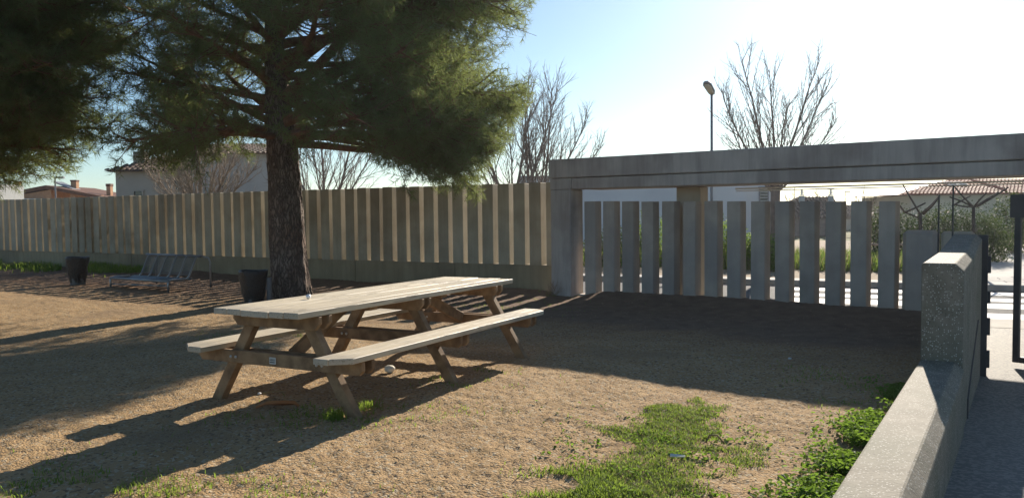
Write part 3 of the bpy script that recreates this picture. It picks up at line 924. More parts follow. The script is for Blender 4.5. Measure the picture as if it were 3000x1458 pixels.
def pine(root, base, trunk, rads, limbs, seed, env=None, n_per=8, nlen=0.15, nwid=0.0095, twig_gap=0.2, fine=1.0):
    rs = random.Random(seed)
    nr = np.random.default_rng(seed)
    trunk_mesh('trunk', trunk, rads, M['bark'], root, seed=seed)
    tufts = []
    for (z0, az, el, L, r0, droop) in limbs:
        # start on the trunk axis at height z0
        for i in range(len(trunk) - 1):
            if trunk[i][2] <= z0 <= trunk[i + 1][2]:
                t = (z0 - trunk[i][2]) / (trunk[i + 1][2] - trunk[i][2])
                p = Vector(trunk[i]).lerp(Vector(trunk[i + 1]), t)
                break
        else:
            p = Vector(trunk[-1])
        d = Vector((math.cos(az) * math.cos(el), math.sin(az) * math.cos(el), math.sin(el)))
        mb = MB()
        n = 9
        pts = [p.copy()]
        dd = d.copy()
        for i in range(n):
            bend = droop if i < n * 0.65 else -droop * 0.7 + 0.02
            dd = (dd + Vector((rs.uniform(-.14, .14), rs.uniform(-.14, .14), rs.uniform(-.08, .08) - bend))).normalized()
            nx_ = pts[-1] + dd * (L / n)
            if env and i > 3 and math.hypot(nx_.x - base[0], nx_.y - base[1]) > env(nx_.z) - 0.15:
                break
            pts.append(nx_)
        n = len(pts) - 1
        mb.tube(pts, [r0 * (1 - 0.85 * i / n) + 0.006 for i in range(n + 1)], 7, cap=False)
        nsec = max(4, int(L / 0.13 * fine))
        for j in range(nsec):
            t0_ = 0.52 if (droop >= 0.029 and r0 < 0.055) else (0.36 if z0 < 4.2 else 0.24)
            t = t0_ + (1 - t0_) * (j + rs.random()) / nsec
            q, qd = lerp_path(pts, min(t, 0.999))
            ln = (0.45 + 0.36 * L * (1 - t) ** 0.7) * rs.uniform(0.7, 1.25)
            side = qd.cross(Vector((0, 0, 1)))
            side = side.normalized() if side.length > 0.05 else Vector((1, 0, 0))
            sg = 1 if j % 2 else -1
            sd = (qd * rs.uniform(0.4, 1.0) + side * sg * rs.uniform(0.5, 1.1) + Vector((0, 0, rs.uniform(-0.7, 0.75)))).normalized()
            sp_, _ = bent(q, sd, ln, 5, 0.10, 0.03, rs)
            if env:
                sp_ = [p_ for k_, p_ in enumerate(sp_) if k_ < 2 or math.hypot(p_.x - base[0], p_.y - base[1]) < env(p_.z)]
            mb.tube(sp_, [max(0.004, 0.014 * (1 - i / 5.5)) for i in range(len(sp_))], 4, cap=False)
            nt = max(3, int(ln / 0.075 * fine))
            for k in range(nt):
                tt = 0.18 + 0.82 * (k + rs.random()) / nt
                w, wd = lerp_path(sp_, min(tt, 0.999))
                tl = rs.uniform(0.14, 0.36)
                td = (wd * rs.uniform(0.4, 1.0) + Vector((rs.uniform(-1, 1), rs.uniform(-1, 1), rs.uniform(-0.7, 0.9))) * 0.75).normalized()
                e = w + td * tl
                if env and math.hypot(e.x - base[0], e.y - base[1]) > env(e.z):
                    continue
                mb.tube([w, e], [0.004, 0.003], 3, cap=False)
                ns = max(2, int(tl / 0.075))
                for s_ in range(ns):
                    c = w.lerp(e, (s_ + 1) / ns)
                    tufts.append((*c, *(td + Vector((0, 0, 0.12))).normalized()))
        mb.build('limb', M['limb'], root, smooth=True)
    V, Fc = needles(tufts, n_per, nlen, nwid, nr)
    raw_mesh('foliage', V, Fc, [M['needle']], root, kind='stuff')
    print('pine tufts', len(tufts), 'tris', len(Fc))

TX, TY = -3.93, 14.05
def pine_limbs(seed, z0, z1, n, rmax, zmid, ztop, extra=(), face=None):
    rs = random.Random(seed)
    out = list(extra)
    for i in range(n):
        t = (i + rs.random() * 0.8) / n
        z = z0 + (z1 - z0) * t
        az = i * 2.399963 + rs.uniform(-0.3, 0.3)
        if face is not None and z < 6.6 and abs((az - face + PI) % (2 * PI) - PI) < math.radians(21):
            continue
        L = rmax * (1.0 - 0.6 * t ** 2.6) * rs.uniform(0.8, 1.05)
        el = math.radians(4 + 42 * t + rs.uniform(-6, 8))
        if math.cos(az) < 0.1 and z < 4.6 and z0 > 3:
            L *= 0.70
            el += 0.15
        if z0 < 3 and z < 4.0:
            L *= 0.45 + 0.5 * max(0, (z - z0)) / 1.5
        out.append((z, az, el, L, 0.075 - 0.04 * t, 0.01 + 0.012 * (1 - t)))
    return out
tr = thing('pine_tree', 'large pine tree with a thick bare trunk standing behind the picnic table', 'pine tree', (TX, TY, 0))
trunk_pts = [(TX + 0.03, TY, -0.1), (TX + 0.02, TY, 0.25), (TX - 0.01, TY, 0.9), (TX - 0.04, TY, 2.0), (TX - 0.08, TY, 2.9), (TX - 0.16, TY + .05, 3.6), (TX - 0.20, TY + .1, 5.0), (TX - 0.1, TY + .1, 7.0), (TX + 0.1, TY, 9.0)]
trunk_r = [0.40, 0.335, 0.305, 0.275, 0.255, 0.19, 0.14, 0.09, 0.03]
ex = [(2.75 + 0.05 * (q_ % 3), math.radians(a_), math.radians(e_), l_, 0.05, d_) for q_, (a_, e_, l_, d_) in enumerate(((-50, 4, 3.7, .03), (-40, 0, 3.8, .032), (-30, 4, 3.9, .03), (-20, 0, 3.8, .034), (-8, 3, 3.8, .032), (4, 0, 3.7, .034), (15, 3, 3.6, .03)))]
ex += [(2.80, math.radians(168), math.radians(8), 2.3, 0.05, 0.015), (2.85, math.radians(195), math.radians(8), 2.2, 0.05, 0.015), (2.95, math.radians(215), math.radians(6), 2.5, 0.05, 0.02), (2.8, math.radians(250), math.radians(6), 2.8, 0.06, 0.02), (2.9, math.radians(130), math.radians(8), 3.0, 0.06, 0.02), (3.0, math.radians(90), math.radians(8), 3.4, 0.06, 0.02),
      (2.78, math.radians(5), math.radians(6), 3.7, 0.09, 0.012), (3.05, math.radians(-38), math.radians(12), 3.9, 0.10, 0.010),
      (2.70, math.radians(-14), math.radians(2), 3.7, 0.07, 0.022), (2.85, math.radians(35), math.radians(8), 4.0, 0.07, 0.015),
      (3.0, math.radians(-50), math.radians(8), 3.6, 0.07, 0.02), (2.85, math.radians(170), math.radians(20), 2.6, 0.06, 0.012),
      (3.0, math.radians(205), math.radians(24), 2.7, 0.07, 0.012), (3.2, math.radians(150), math.radians(22), 2.9, 0.07, 0.015),
      (3.3, math.radians(20), math.radians(30), 4.8, 0.10, 0.01), (3.4, math.radians(-25), math.radians(36), 4.9, 0.10, 0.01),
      (3.8, math.radians(0), math.radians(44), 5.2, 0.09, 0.01), (4.4, math.radians(12), math.radians(20), 4.6, 0.08, 0.01), (4.5, math.radians(-22), math.radians(24), 4.7, 0.08, 0.01),
      (5.3, math.radians(2), math.radians(10), 4.5, 0.07, 0.012), (5.4, math.radians(-40), math.radians(14), 4.5, 0.07, 0.012), (5.2, math.radians(28), math.radians(12), 4.4, 0.07, 0.012), (4.9, math.radians(-8), math.radians(2), 4.3, 0.07, 0.015)]
pine(tr, (TX, TY), trunk_pts, trunk_r, pine_limbs(5, 3.1, 8.6, 66, 4.6, 4.5, 9.5, ex, face=math.radians(-76)), 21, env=lambda z: 3.5 + 0.75 * min(1, max(0, (z - 2.0) / 1.2)) + 0.3 * min(1, max(0, (z - 3.2) / 1.0)) if z < 7 else 4.5 - (z - 7) * 0.9)
PX, PY = -10.6, 13.2
t2 = thing('pine_tree', 'dark pine crown reaching into the picture from the upper left edge', 'pine tree', (PX, PY, 0))
tp2 = [(PX, PY, -0.1), (PX, PY, 0.3), (PX, PY, 2.3), (PX + .05, PY, 4.0), (PX, PY, 6.0), (PX, PY, 9.0)]
ex2 = [(z, math.radians(a), math.radians(e), l, 0.07, dr) for z, a, e, l, dr in (
    (2.6, -5, 2, 3.1, .03), (2.55, 20, 2, 2.8, .03), (2.55, -40, 2, 3.2, .03), (2.6, -22, 2, 3.2, .03), (2.7, 6, 2, 3.3, .025), (2.65, -12, 2, 3.2, .028), (2.9, 8, 6, 3.7, .02), (2.9, -22, 6, 3.7, .02), (3.0, -8, 4, 3.8, .02), (3.2, -15, 4, 4.0, .018), (3.3, 0, 4, 4.0, .016), (3.5, -14, 4, 3.8, .015), (3.5, 8, 4, 3.8, .015), (4.0, -8, 6, 4.3, .015), (4.6, -20, 8, 4.5, .012), (4.6, 6, 8, 4.5, .012), (5.6, -6, 6, 4.4, .012), (3.2, -50, 8, 2.9, .02), (3.3, 30, 8, 3.0, .02),
    (3.6, -5, 10, 3.9, .012), (3.8, 15, 12, 4.0, .012), (3.7, -25, 12, 4.0, .012), (4.2, 0, 16, 4.5, .012), (4.3, -40, 14, 4.4, .012), (4.4, 24, 16, 4.4, .012), (4.8, -12, 24, 4.7, .01), (5.2, 8, 20, 4.5, .01), (5.3, -30, 18, 4.5, .01))]
pine(t2, (PX, PY), tp2, [0.36, 0.3, 0.27, 0.2, 0.14, 0.03], pine_limbs(8, 2.6, 8.3, 28, 4.3, 4.5, 9.5, ex2), 33, env=lambda z: float(np.interp(z, (1.6, 2.0, 2.25, 2.75, 4.0, 6.5, 9.0), (1.6, 2.5, 3.0, 3.75, 4.4, 4.5, 2.5))))

def bare_tree(name, label, base, trunk_h, r0, leaders, seed, mt, cat='tree', twig=1.0, group=None, up=0.035, twig_r=0.0075):
    rs = random.Random(seed)
    b = Vector(base)
    root = thing(name, label, cat, base, group)
    trunk_mesh('trunk', [b, b + Vector((0, 0, trunk_h * 0.5)), b + Vector((0.02, 0, trunk_h))], [r0 * 1.25, r0 * 0.95, r0 * 1.05], mt, root, sides=14, seed=seed, ridge=0.04, sub=6)
    for (az, el, L, r, off) in leaders:
        d = Vector((math.cos(az) * math.cos(el), math.sin(az) * math.cos(el), math.sin(el)))
        mb = MB()
        st = b + Vector((off, 0, trunk_h - 0.08))
        pts, _ = bent(st, d, L, 10, 0.07, up, rs)
        mb.tube(pts, [r * (1 - 0.9 * i / 10) + twig_r * 0.6 for i in range(11)], 7, cap=False)
        n1 = int(20 * twig)
        for j in range(n1):
            t = 0.10 + 0.88 * (j + rs.random()) / n1
            q, qd = lerp_path(pts, t)
            ln = L * (0.62 - 0.42 * t) * rs.uniform(0.6, 1.15)
            phi = rs.uniform(0, 2 * PI)
            o = qd.orthogonal().normalized()
            o = Matrix.Rotation(phi, 3, qd) @ o
            sd = (qd * rs.uniform(0.9, 1.6) + o * rs.uniform(0.45, 0.8)).normalized()
            sp_, _ = bent(q, sd, ln, 7, 0.10, up * 1.6, rs)
            r1_ = max(twig_r * 1.4, r * (1 - t) * 0.42)
            mb.tube(sp_, [r1_ * (1 - 0.8 * i / 7) + twig_r * 0.35 for i in range(8)], 5, cap=False)
            n2 = int(max(4, ln * 8.0) * twig)
            for k in range(n2):
                tt = 0.15 + 0.83 * (k + rs.random()) / n2
                w, wd = lerp_path(sp_, min(tt, .999))
                l2 = rs.uniform(0.18, 0.62) * (1.15 - tt * 0.5) * min(1.0, L / 3)
                o = Matrix.Rotation(rs.uniform(0, 2 * PI), 3, wd) @ wd.orthogonal().normalized()
                td = (wd * rs.uniform(0.8, 1.5) + o * 0.7).normalized()
                tp_, _ = bent(w, td, l2, 3, 0.14, 0.03, rs)
                mb.tube(tp_, [twig_r * 0.9, twig_r * 0.75, twig_r * 0.6, twig_r * 0.4], 3, cap=False)
        mb.build('limb', mt, root, smooth=True)
    return root
def ld(*a):
    return [(math.radians(az), math.radians(el), L, r, off) for az, el, L, r, off in a]
b = at(2270, 600, 25)
bare_tree('plane_tree', 'bare winter plane tree rising behind the lintel right of the street lamp', (b.x, b.y, -0.45), 2.55, 0.14,
          ld((165, 74, 4.4, 0.055, -0.05), (180, 58, 3.6, 0.045, -0.07), (200, 40, 3.0, 0.035, -0.08), (90, 80, 4.0, 0.05, 0.0), (10, 72, 4.3, 0.05, 0.04), (0, 56, 3.6, 0.045, 0.06), (-20, 40, 2.9, 0.035, 0.07), (-90, 62, 3.0, 0.04, 0)), 5, M['bare'])
b = at(1500, 600, 28)
bare_tree('bare_tree', 'bare thin stemmed tree half hidden by the right edge of the pine', (b.x, b.y, -0.5), 2.0, 0.13,
          ld((175, 70, 4.4, 0.06, -0.08), (150, 50, 3.2, 0.04, -0.1), (60, 80, 4.8, 0.05, 0.05), (10, 68, 4.6, 0.05, 0.1), (-80, 62, 3.6, 0.04, 0)), 12, M['bare'])
b = at(1572, 600, 29)
bare_tree('bare_tree', 'bare tree with fan of upswept branches left of the gateway lintel', (b.x, b.y, -0.5), 2.0, 0.14,
          ld((170, 78, 4.6, 0.06, -0.1), (20, 60, 4.4, 0.055, 0.05), (-10, 44, 3.4, 0.04, 0.1), (60, 70, 4.4, 0.05, 0), (-100, 66, 4.2, 0.05, 0.0), (0, 74, 4.6, 0.05, 0.1)), 15, M['bare'])
b = at(950, 600, 30)
bare_tree('bare_tree', 'bare many stemmed tree seen under the pine crown right of its trunk', (b.x, b.y, -0.5), 1.8, 0.16,
          ld((178, 68, 4.0, 0.06, -0.2), (160, 50, 3.6, 0.05, -0.3), (90, 82, 4.4, 0.06, 0.0), (5, 70, 4.2, 0.06, 0.2), (-5, 52, 3.4, 0.045, 0.3), (-90, 60, 3.4, 0.04, 0)), 18, M['bare'])
b = at(590, 600, 26)
bare_tree('bare_tree', 'twiggy pale bare tree in front of the tiled house at left', (b.x, b.y, -0.5), 1.9, 0.13,
          ld((178, 60, 3.0, 0.05, -0.1), (165, 34, 2.6, 0.04, -0.1), (120, 72, 3.0, 0.05, 0), (60, 70, 3.0, 0.045, 0), (5, 62, 2.9, 0.05, 0.1), (-8, 36, 2.6, 0.04, 0.1), (-90, 50, 2.6, 0.04, 0), (190, 80, 3.1, 0.05, -0.2)), 23, M['barelight'], twig=1.2)
b = at(2400, 600, 52)
for (u, Y, sd) in ((2405, 66, 31), (2535, 62, 32), (2330, 64, 34)):
    b = at(u, 600, Y)
    bare_tree('distant_tree', {31: 'small far bare treetop showing over the dark house roof between chimneys', 32: 'small far bare tree above the slats right of the dark house', 34: 'small far bare tree at the left end of the dark house'}[sd],
              (b.x, b.y, -0.5), 1.4, 0.10, ld((170, 62, 1.9, 0.04, -0.05), (10, 62, 1.9, 0.04, 0.05), (90, 80, 2.2, 0.04, 0)), sd, M['bare'], twig=0.7, twig_r=0.012)

# pruned trees with stub branches across the street
def pruned(label, Y, base_uv, sticks, seed):
    bb = at(base_uv[0], base_uv[1], Y)
    root = thing('pruned_tree', label, 'tree', (bb.x, bb.y, -0.42), 'pruned trees across the street')
    MB().tube([(bb.x - 0.03, bb.y, -0.5), (bb.x + 0.02, bb.y, 0.6), bb], [0.06, 0.05, 0.045], 9).build('trunk', M['darkbark'], root, smooth=True)
    rs = random.Random(seed)
    for (u0, v0, u1, v1) in sticks:
        p = at(u0, v0, Y)
        q = at(u1, v1, Y + rs.uniform(-0.5, 0.5))
        mid = p.lerp(q, 0.5) + Vector((rs.uniform(-.03, .03), 0, rs.uniform(-.03, .03)))
        MB().tube([p, mid, q], [0.027, 0.024, 0.020], 7).build('limb', M['darkbark'], root, smooth=True)
pruned('hard pruned tree with a few crossing stub branches behind the grey pier', 22, (2696, 625), [(2696, 628, 2645, 541), (2700, 625, 2753, 572), (2705, 628, 2750, 580), (2650, 622, 2712, 594), (2696, 640, 2650, 622), (2650, 622, 2625, 592)], 3)
pruned('hard pruned tree with long stub branches leaning right behind the tall wall', 23, (2852, 606), [(2852, 606, 2795, 545), (2855, 604, 2890, 565), (2857, 606, 2925, 562), (2862, 606, 2955, 548), (2852, 606, 2800, 600), (2845, 603, 2782, 577), (2790, 603, 2843, 573)], 4)

# ------------------------------------------------------------------ foliage masses across the street
def leaf_cloud(name, label, cat, blobs, n, size, mats, seed, frac2=0.0, group=None, stems=True, inner=0.55):
    r = np.random.default_rng(seed)
    ws = np.array([b[3] * b[4] * b[5] for b in blobs]); ws = ws / ws.sum()
    idx = r.choice(len(blobs), n, p=ws)
    B = np.array(blobs)[idx]
    d = r.normal(size=(n, 3)); d /= np.linalg.norm(d, axis=1, keepdims=True)
    rad = (inner + (1 - inner) * r.random((n, 1)) ** 0.6) * (1 + 0.16 * r.normal(size=(n, 1)))
    P = B[:, :3] + d * rad * B[:, 3:6]
    nn = d + 0.9 * r.normal(size=(n, 3)); nn /= np.linalg.norm(nn, axis=1, keepdims=True)
    a = np.cross(nn, r.normal(size=(n, 3))); a /= np.linalg.norm(a, axis=1, keepdims=True)
    b = np.cross(nn, a)
    s = size * r.uniform(0.6, 1.3, (n, 1))
    V = np.stack([P - a * s, P + b * s * 0.5, P + a * s, P - b * s * 0.5], 1).reshape(-1, 3)
    Fc = np.arange(n * 4).reshape(-1, 4)
    mi = (r.random(n) < frac2).astype(int) if len(mats) > 1 else None
    if mi is not None:
        mi = mi * (P[:, 2] > np.percentile(P[:, 2], 70))
    c = np.array(blobs)[:, :3].mean(0)
    root = thing(name, label, cat, (c[0], c[1], -0.45), group)
    raw_mesh('foliage', V, Fc, mats, root, kind='stuff', mi=mi)
    if stems:
        rr = random.Random(seed)
        mb = MB()
        for bl in blobs:
            for k in range(5):
                mb.tube([(bl[0] + rr.uniform(-.1, .1), bl[1], -0.5), (bl[0] + rr.uniform(-.5, .5) * bl[3], bl[1] + rr.uniform(-.5, .5) * bl[4], bl[2] + bl[5] * 0.5)], [0.03, 0.012], 5)
        mb.build('stem', M['bare'], root)
    return root
# dark hedge at right
bl = []
for k, (u, v, Y) in enumerate([(2560, 660, 28), (2610, 665, 28), (2660, 665, 28), (2715, 660, 28), (2770, 655, 28), (2820, 650, 28), (2865, 660, 28), (2905, 680, 28), (2930, 705, 28)]):
    p = at(u, v, Y)
    bl.append((p.x, p.y + (k % 3) * 0.2, (p.z - 0.45) / 2 + 0.12, 0.62, 0.7, max(0.5, (p.z + 0.45) / 2 + 0.50)))
leaf_cloud('hedge', 'dark rounded hedge with pale flowers on top behind the tall wall', 'hedge', bl, 26000, 0.04, [M['hedge'], M['flower']], 3, frac2=0.035)
p = at(2965, 600, 33)
leaf_cloud('tall_shrub', 'dark leafy shrub behind the hedge at the right edge', 'shrub', [(p.x, p.y, 0.7, 0.9, 0.9, 1.35), (p.x + 1.1, p.y, 0.6, 1.0, 0.9, 1.2)], 5000, 0.06, [M['hedge']], 5)
# loose green shrubs on the verge, seen between the slats
vs_lab = ['tall dark green shrub seen through the leftmost slat gaps', 'green shrub seen through the fourth slat gap from the post', 'leafy green shrub right of the concrete column behind the slats', 'small bright shrub behind the eighth slat', 'low bright shrub in front of the plane tree trunk']
for k, (u, vtop, vbot, Y, w) in enumerate([(1790, 655, 790, 27, 1.5), (1905, 615, 760, 27, 1.3), (2122, 635, 745, 26, 1.0), (2190, 680, 770, 25.5, 0.7), (2262, 690, 780, 24.5, 0.5)]):
    a, c = at(u, vtop, Y), at(u, vbot, Y)
    zc, hz = (a.z - 0.45) / 2, (a.z + 0.45) / 2
    leaf_cloud('verge_shrub', vs_lab[k], 'shrub', [(a.x, a.y, zc, w * 0.5, 0.5, hz), (a.x + w * 0.3, a.y, zc - 0.1, w * 0.4, 0.5, hz * 0.85), (a.x - w * 0.3, a.y, zc - 0.15, w * 0.4, 0.5, hz * 0.8)], 2600, 0.045, [M['shrubleaf'] if k != 0 else M['hedge']], 40 + k, group='shrubs on the verge behind the slats')

def grass_blades(name, pts, hmin, hmax, wid, mats, seed, kind='stuff', lean=0.5, mi=None, parent=None):
    r = np.random.default_rng(seed)
    P = np.asarray(pts, float)
    n = len(P)
    az = r.uniform(0, 2 * PI, n)
    h = r.uniform(hmin, hmax, n)
    le = r.uniform(0.1, 1.0, n) * lean
    d = np.stack([np.cos(az) * le, np.sin(az) * le, np.ones(n)], 1)
    s = np.stack([-np.sin(az), np.cos(az), np.zeros(n)], 1) * (wid * r.uniform(0.7, 1.3, n))[:, None]
    mid = P + d * (h * 0.55)[:, None]
    tip = P + d * h[:, None] * 0.9 + np.stack([np.cos(az) * le * h * 0.6, np.sin(az) * le * h * 0.6, -0.1 * h * le], 1)
    V = np.stack([P - s, P + s, mid + s * 0.7, mid - s * 0.7, tip], 1).reshape(-1, 3)
    o = np.arange(n)[:, None] * 5
    Fc = np.concatenate([o + np.array([[0, 1, 2]]), o + np.array([[0, 2, 3]]), o + np.array([[3, 2, 4]])], 0)
    if mi is not None:
        mi = np.concatenate([mi, mi, mi])
    return raw_mesh(name, V, Fc, mats, parent, kind=kind, mi=mi)
r = np.random.default_rng(4)
# tall verge grass beyond the street
n = 16000
t_, n_ = r.uniform(-14, 2.4, n), r.uniform(3.6, 8.5, n)
o = KO + KN * (22.36 - KO.dot(KN))
XY = np.stack([o.x + KU.x * (t_ - o.dot(KU)) + KN.x * n_, o.y + KU.y * (t_ - o.dot(KU)) + KN.y * n_], 1)
dens = vnoise(XY[:, 0], XY[:, 1], 1.1, 6) + np.clip((n_ - 3.6) / 2, 0, 1) * 0.5
XY = XY[dens > 0.02]
grass_blades('verge_grass', np.column_stack([XY, np.full(len(XY), -0.43)]), 0.25, 0.75, 0.016, [M['shrubleaf'], M['drygrass']], 9, mi=(r.random(len(XY)) < 0.22).astype(int))
# ------------------------------------------------------------------ grass and weeds in the playground
def on_ground(xy):
    xy = np.asarray(xy)
    return np.column_stack([xy, ground_z(xy[:, 0], xy[:, 1]) - 0.004])
n = 150000
xy = np.column_stack([r.uniform(-0.2, 2.6, n), r.uniform(3.3, 6.3, n)])
ln = (xy[:, 0] - LA.x) * LN.x + (xy[:, 1] - LA.y) * LN.y
cx = np.interp(xy[:, 1], [3.3, 4.3, 5.0, 5.6, 5.9, 6.3], [0.62, 0.78, 0.98, 1.22, 1.38, 1.45])
hw = np.interp(xy[:, 1], [3.3, 4.3, 5.0, 5.6, 5.9, 6.2], [0.60, 0.46, 0.46, 0.42, 0.32, 0.0])
e = 1 - np.abs(xy[:, 0] - cx) / np.maximum(hw, 1e-3)
msk = e + 1.3 * vnoise(xy[:, 0], xy[:, 1], 0.35, 12) + 0.9 * vnoise(xy[:, 0], xy[:, 1], 0.10, 13)
keep = (msk > 0.15 + 0.65 * r.random(n)) & (ln < -0.03)
gp = xy[keep]
grass_blades('grass', on_ground(gp), 0.008, 0.036, 0.0028, [M['grass'], M['drygrass']], 14, lean=1.1, mi=(r.random(len(gp)) < 0.09).astype(int))
# sparse grass at lower left, round the table and along the walls
pts = []
for (cx_, cy_, sx, sy, k) in [(0.36, 4.03, 0.15, 0.10, 1800), (0.33, 4.33, 0.12, 0.07, 500), (0.50, 4.3, 0.2, 0.15, 1800), (-2.45, 4.0, 0.5, 0.35, 3500), (-1.75, 4.05, 0.45, 0.15, 1300), (-1.25, 5.75, 0.5, 0.22, 1300), (-0.3, 6.9, 0.25, 0.2, 900), (-0.55, 12.0, 0.8, 0.5, 1500), (0.55, 13.7, 0.25, 0.25, 350), (-2.9, 9.6, 0.4, 0.3, 700), (2.6, 6.4, 0.25, 0.5, 800)]:
    q = r.normal(size=(k, 2)) * [sx, sy] + [cx_, cy_]
    q = q[vnoise(q[:, 0], q[:, 1], 0.22, 17) > -0.02]
    pts.append(q)
q = np.concatenate(pts)
ln = (q[:, 0] - LA.x) * LN.x + (q[:, 1] - LA.y) * LN.y
q = q[ln < -0.03]
grass_blades('sparse_grass', on_ground(q), 0.015, 0.05, 0.003, [M['grass']], 15, lean=0.9)
k = 5000
l_ = r.uniform(-19, -11.5, k)
n_ = np.abs(r.normal(size=k)) * 0.55 + 0.05
q = np.column_stack([WO.x + WD.x * l_ + WN.x * n_, WO.y + WD.y * l_ + WN.y * n_])
q = q[vnoise(q[:, 0], q[:, 1], 0.8, 19) > -0.1]
grass_blades('wall_grass', on_ground(q), 0.08, 0.26, 0.009, [M['grass']], 16, lean=0.6)
# tufts by the near right leg
for (cx_, cy_, k, hh, lab) in [(-1.27, 5.60, 150, 0.12, 'bright green grass tuft left of the near right table leg'), (-1.10, 5.93, 80, 0.09, 'small green grass tuft right of the near right table leg')]:
    q = r.normal(size=(k, 2)) * 0.035 + [cx_, cy_]
    o_ = grass_blades('grass_tuft', on_ground(q), hh * 0.4, hh, 0.0035, [M['grass']], 20 + k, kind=None, lean=0.75)
    tag(o_, lab, 'grass tuft', 'grass tufts by the table leg')

def weeds(name, pts, seed, size=0.02, hgt=0.10, kind='stuff'):
    """broad leaved weeds: stems with small rounded leaves"""
    rr = np.random.default_rng(seed)
    P = np.asarray(pts)
    n = len(P)
    h = rr.uniform(0.25, 1.0, n) * hgt
    C = P + np.stack([rr.normal(size=n) * 0.015, rr.normal(size=n) * 0.015, h], 1)
    nn = np.stack([rr.normal(size=n) * 0.55, rr.normal(size=n) * 0.55, np.ones(n)], 1)
    nn /= np.linalg.norm(nn, axis=1, keepdims=True)
    a = np.cross(nn, rr.normal(size=(n, 3))); a /= np.linalg.norm(a, axis=1, keepdims=True)
    b = np.cross(nn, a)
    s = (size * rr.uniform(0.5, 1.3, n))[:, None]
    up = nn * s * 0.25
    V = np.stack([C - a * s, C - a * s * 0.45 + b * s * 0.55 + up, C + a * s * 0.5 + b * s * 0.5 + up, C + a * s, C + a * s * 0.5 - b * s * 0.5 + up, C - a * s * 0.45 - b * s * 0.55 + up], 1)
    Fl = np.arange(n)[:, None] * 6
    Fc = np.concatenate([Fl + np.array([[0, 1, 2, 3]]), Fl + np.array([[0, 3, 4, 5]])], 0)
    return raw_mesh(name, V.reshape(-1, 3), Fc, [M['leaf']], kind=kind)
k = 24000
a_ = r.uniform(-1.3, LL + 0.2, k)
off = -np.abs(r.normal(size=k)) * 0.10 - 0.005
bul = 1.0 + 1.5 * vnoise(a_, off * 0 + 3.3, 0.45, 23)
off = off * np.clip(bul, 0.35, 2.0)
q = np.column_stack([LA.x + LD.x * a_ + LN.x * off, LA.y + LD.y * a_ + LN.y * off])
dn = vnoise(q[:, 0], q[:, 1], 0.22, 24) + 0.22 - np.clip(a_ - 2.2, 0, 2) * 0.35
q = q[dn > 0]
weeds('wall_weeds', on_ground(q), 26, size=0.016, hgt=0.08)
q = r.normal(size=(2600, 2)) * [0.35, 0.5] + [0.95, 4.6]
q = q[vnoise(q[:, 0], q[:, 1], 0.16, 27) > 0.12]
weeds('patch_weeds', on_ground(q), 28, size=0.014, hgt=0.03)
# dead stalks and needles on the ground: fine litter
def litter(name, q, seed, lmin, lmax, w, mats):
    rr = np.random.default_rng(seed)
    P = on_ground(q); P[:, 2] += 0.006
    n = len(P)
    az = rr.uniform(0, 2 * PI, n); L = rr.uniform(lmin, lmax, n) / 2
    d = np.stack([np.cos(az) * L, np.sin(az) * L, rr.uniform(-.15, .25, n) * L], 1)
    s = np.stack([-np.sin(az) * w, np.cos(az) * w, np.zeros(n)], 1)
    V = np.stack([P - d - s, P - d + s, P + d + s * .6, P + d - s * .6], 1).reshape(-1, 3)
    V[:, 2] = np.maximum(V[:, 2], -5)
    return raw_mesh(name, V, np.arange(n * 4).reshape(-1, 4), mats, kind='stuff', mi=(rr.random(n) < 0.4).astype(int))
k = 16000
l_ = r.uniform(-18, 0, k); n_ = np.abs(r.normal(size=k)) * 2.6 + 0.05
q = np.column_stack([WO.x + WD.x * l_ + WN.x * n_, WO.y + WD.y * l_ + WN.y * n_])
gn_ = (q[:, 0] - GO.x) * GN.x + (q[:, 1] - GO.y) * GN.y
q = q[gn_ > 0.1]
litter('needle_litter', q, 31, 0.06, 0.18, 0.004, [M['litter'], M['twig']])
q = np.column_stack([r.uniform(0.2, 2.6, 500), r.uniform(3.6, 6.8, 500)])
ln = (q[:, 0] - LA.x) * LN.x + (q[:, 1] - LA.y) * LN.y
q0 = np.column_stack([r.uniform(-9, 3.2, 2600), r.uniform(3.4, 12, 2600)])
l0_ = (q0[:, 0] - LA.x) * LN.x + (q0[:, 1] - LA.y) * LN.y
g0_ = (q0[:, 0] - GO.x) * GN.x + (q0[:, 1] - GO.y) * GN.y
litter('ground_litter', q0[(l0_ < -0.05) & (g0_ > 0.3)], 37, 0.02, 0.09, 0.0022, [M['twig'], M['drygrass']])
litter('dry_stalks', q[ln < -0.05], 32, 0.03, 0.11, 0.0016, [M['drygrass'], M['twig']])
# small stones
def pebbles(name, q, seed, smin, smax, mt):
    rr = np.random.default_rng(seed)
    P = on_ground(q)
    n = len(P)
    s = rr.uniform(smin, smax, n) ** 1.0
    dirs = np.array([[1, 0, 0], [0, 1, 0], [-1, 0, 0], [0, -1, 0], [0, 0, 1]], float)
    J = 1 + 0.35 * rr.normal(size=(n, 5, 1))
    V = P[:, None, :] + dirs[None] * J * s[:, None, None] * np.array([1, 1, 0.75])
    o = np.arange(n)[:, None] * 5
    Fc = np.concatenate([o + np.array([[i, (i + 1) % 4, 4]]) for i in range(4)], 0)
    return raw_mesh(name, V.reshape(-1, 3), Fc, [mt], kind='stuff')
M['pebble'] = mat('pebble', (0.30, 0.21, 0.12), (0.46, 0.36, 0.24), scale=40, rough=0.9)
k = 40000
rr_ = 3.3 * np.exp(r.uniform(0, 1.35, k)); th_ = r.uniform(-0.72, 0.55, k)
q = np.column_stack([rr_ * np.sin(th_), rr_ * np.cos(th_)])
ln = (q[:, 0] - LA.x) * LN.x + (q[:, 1] - LA.y) * LN.y
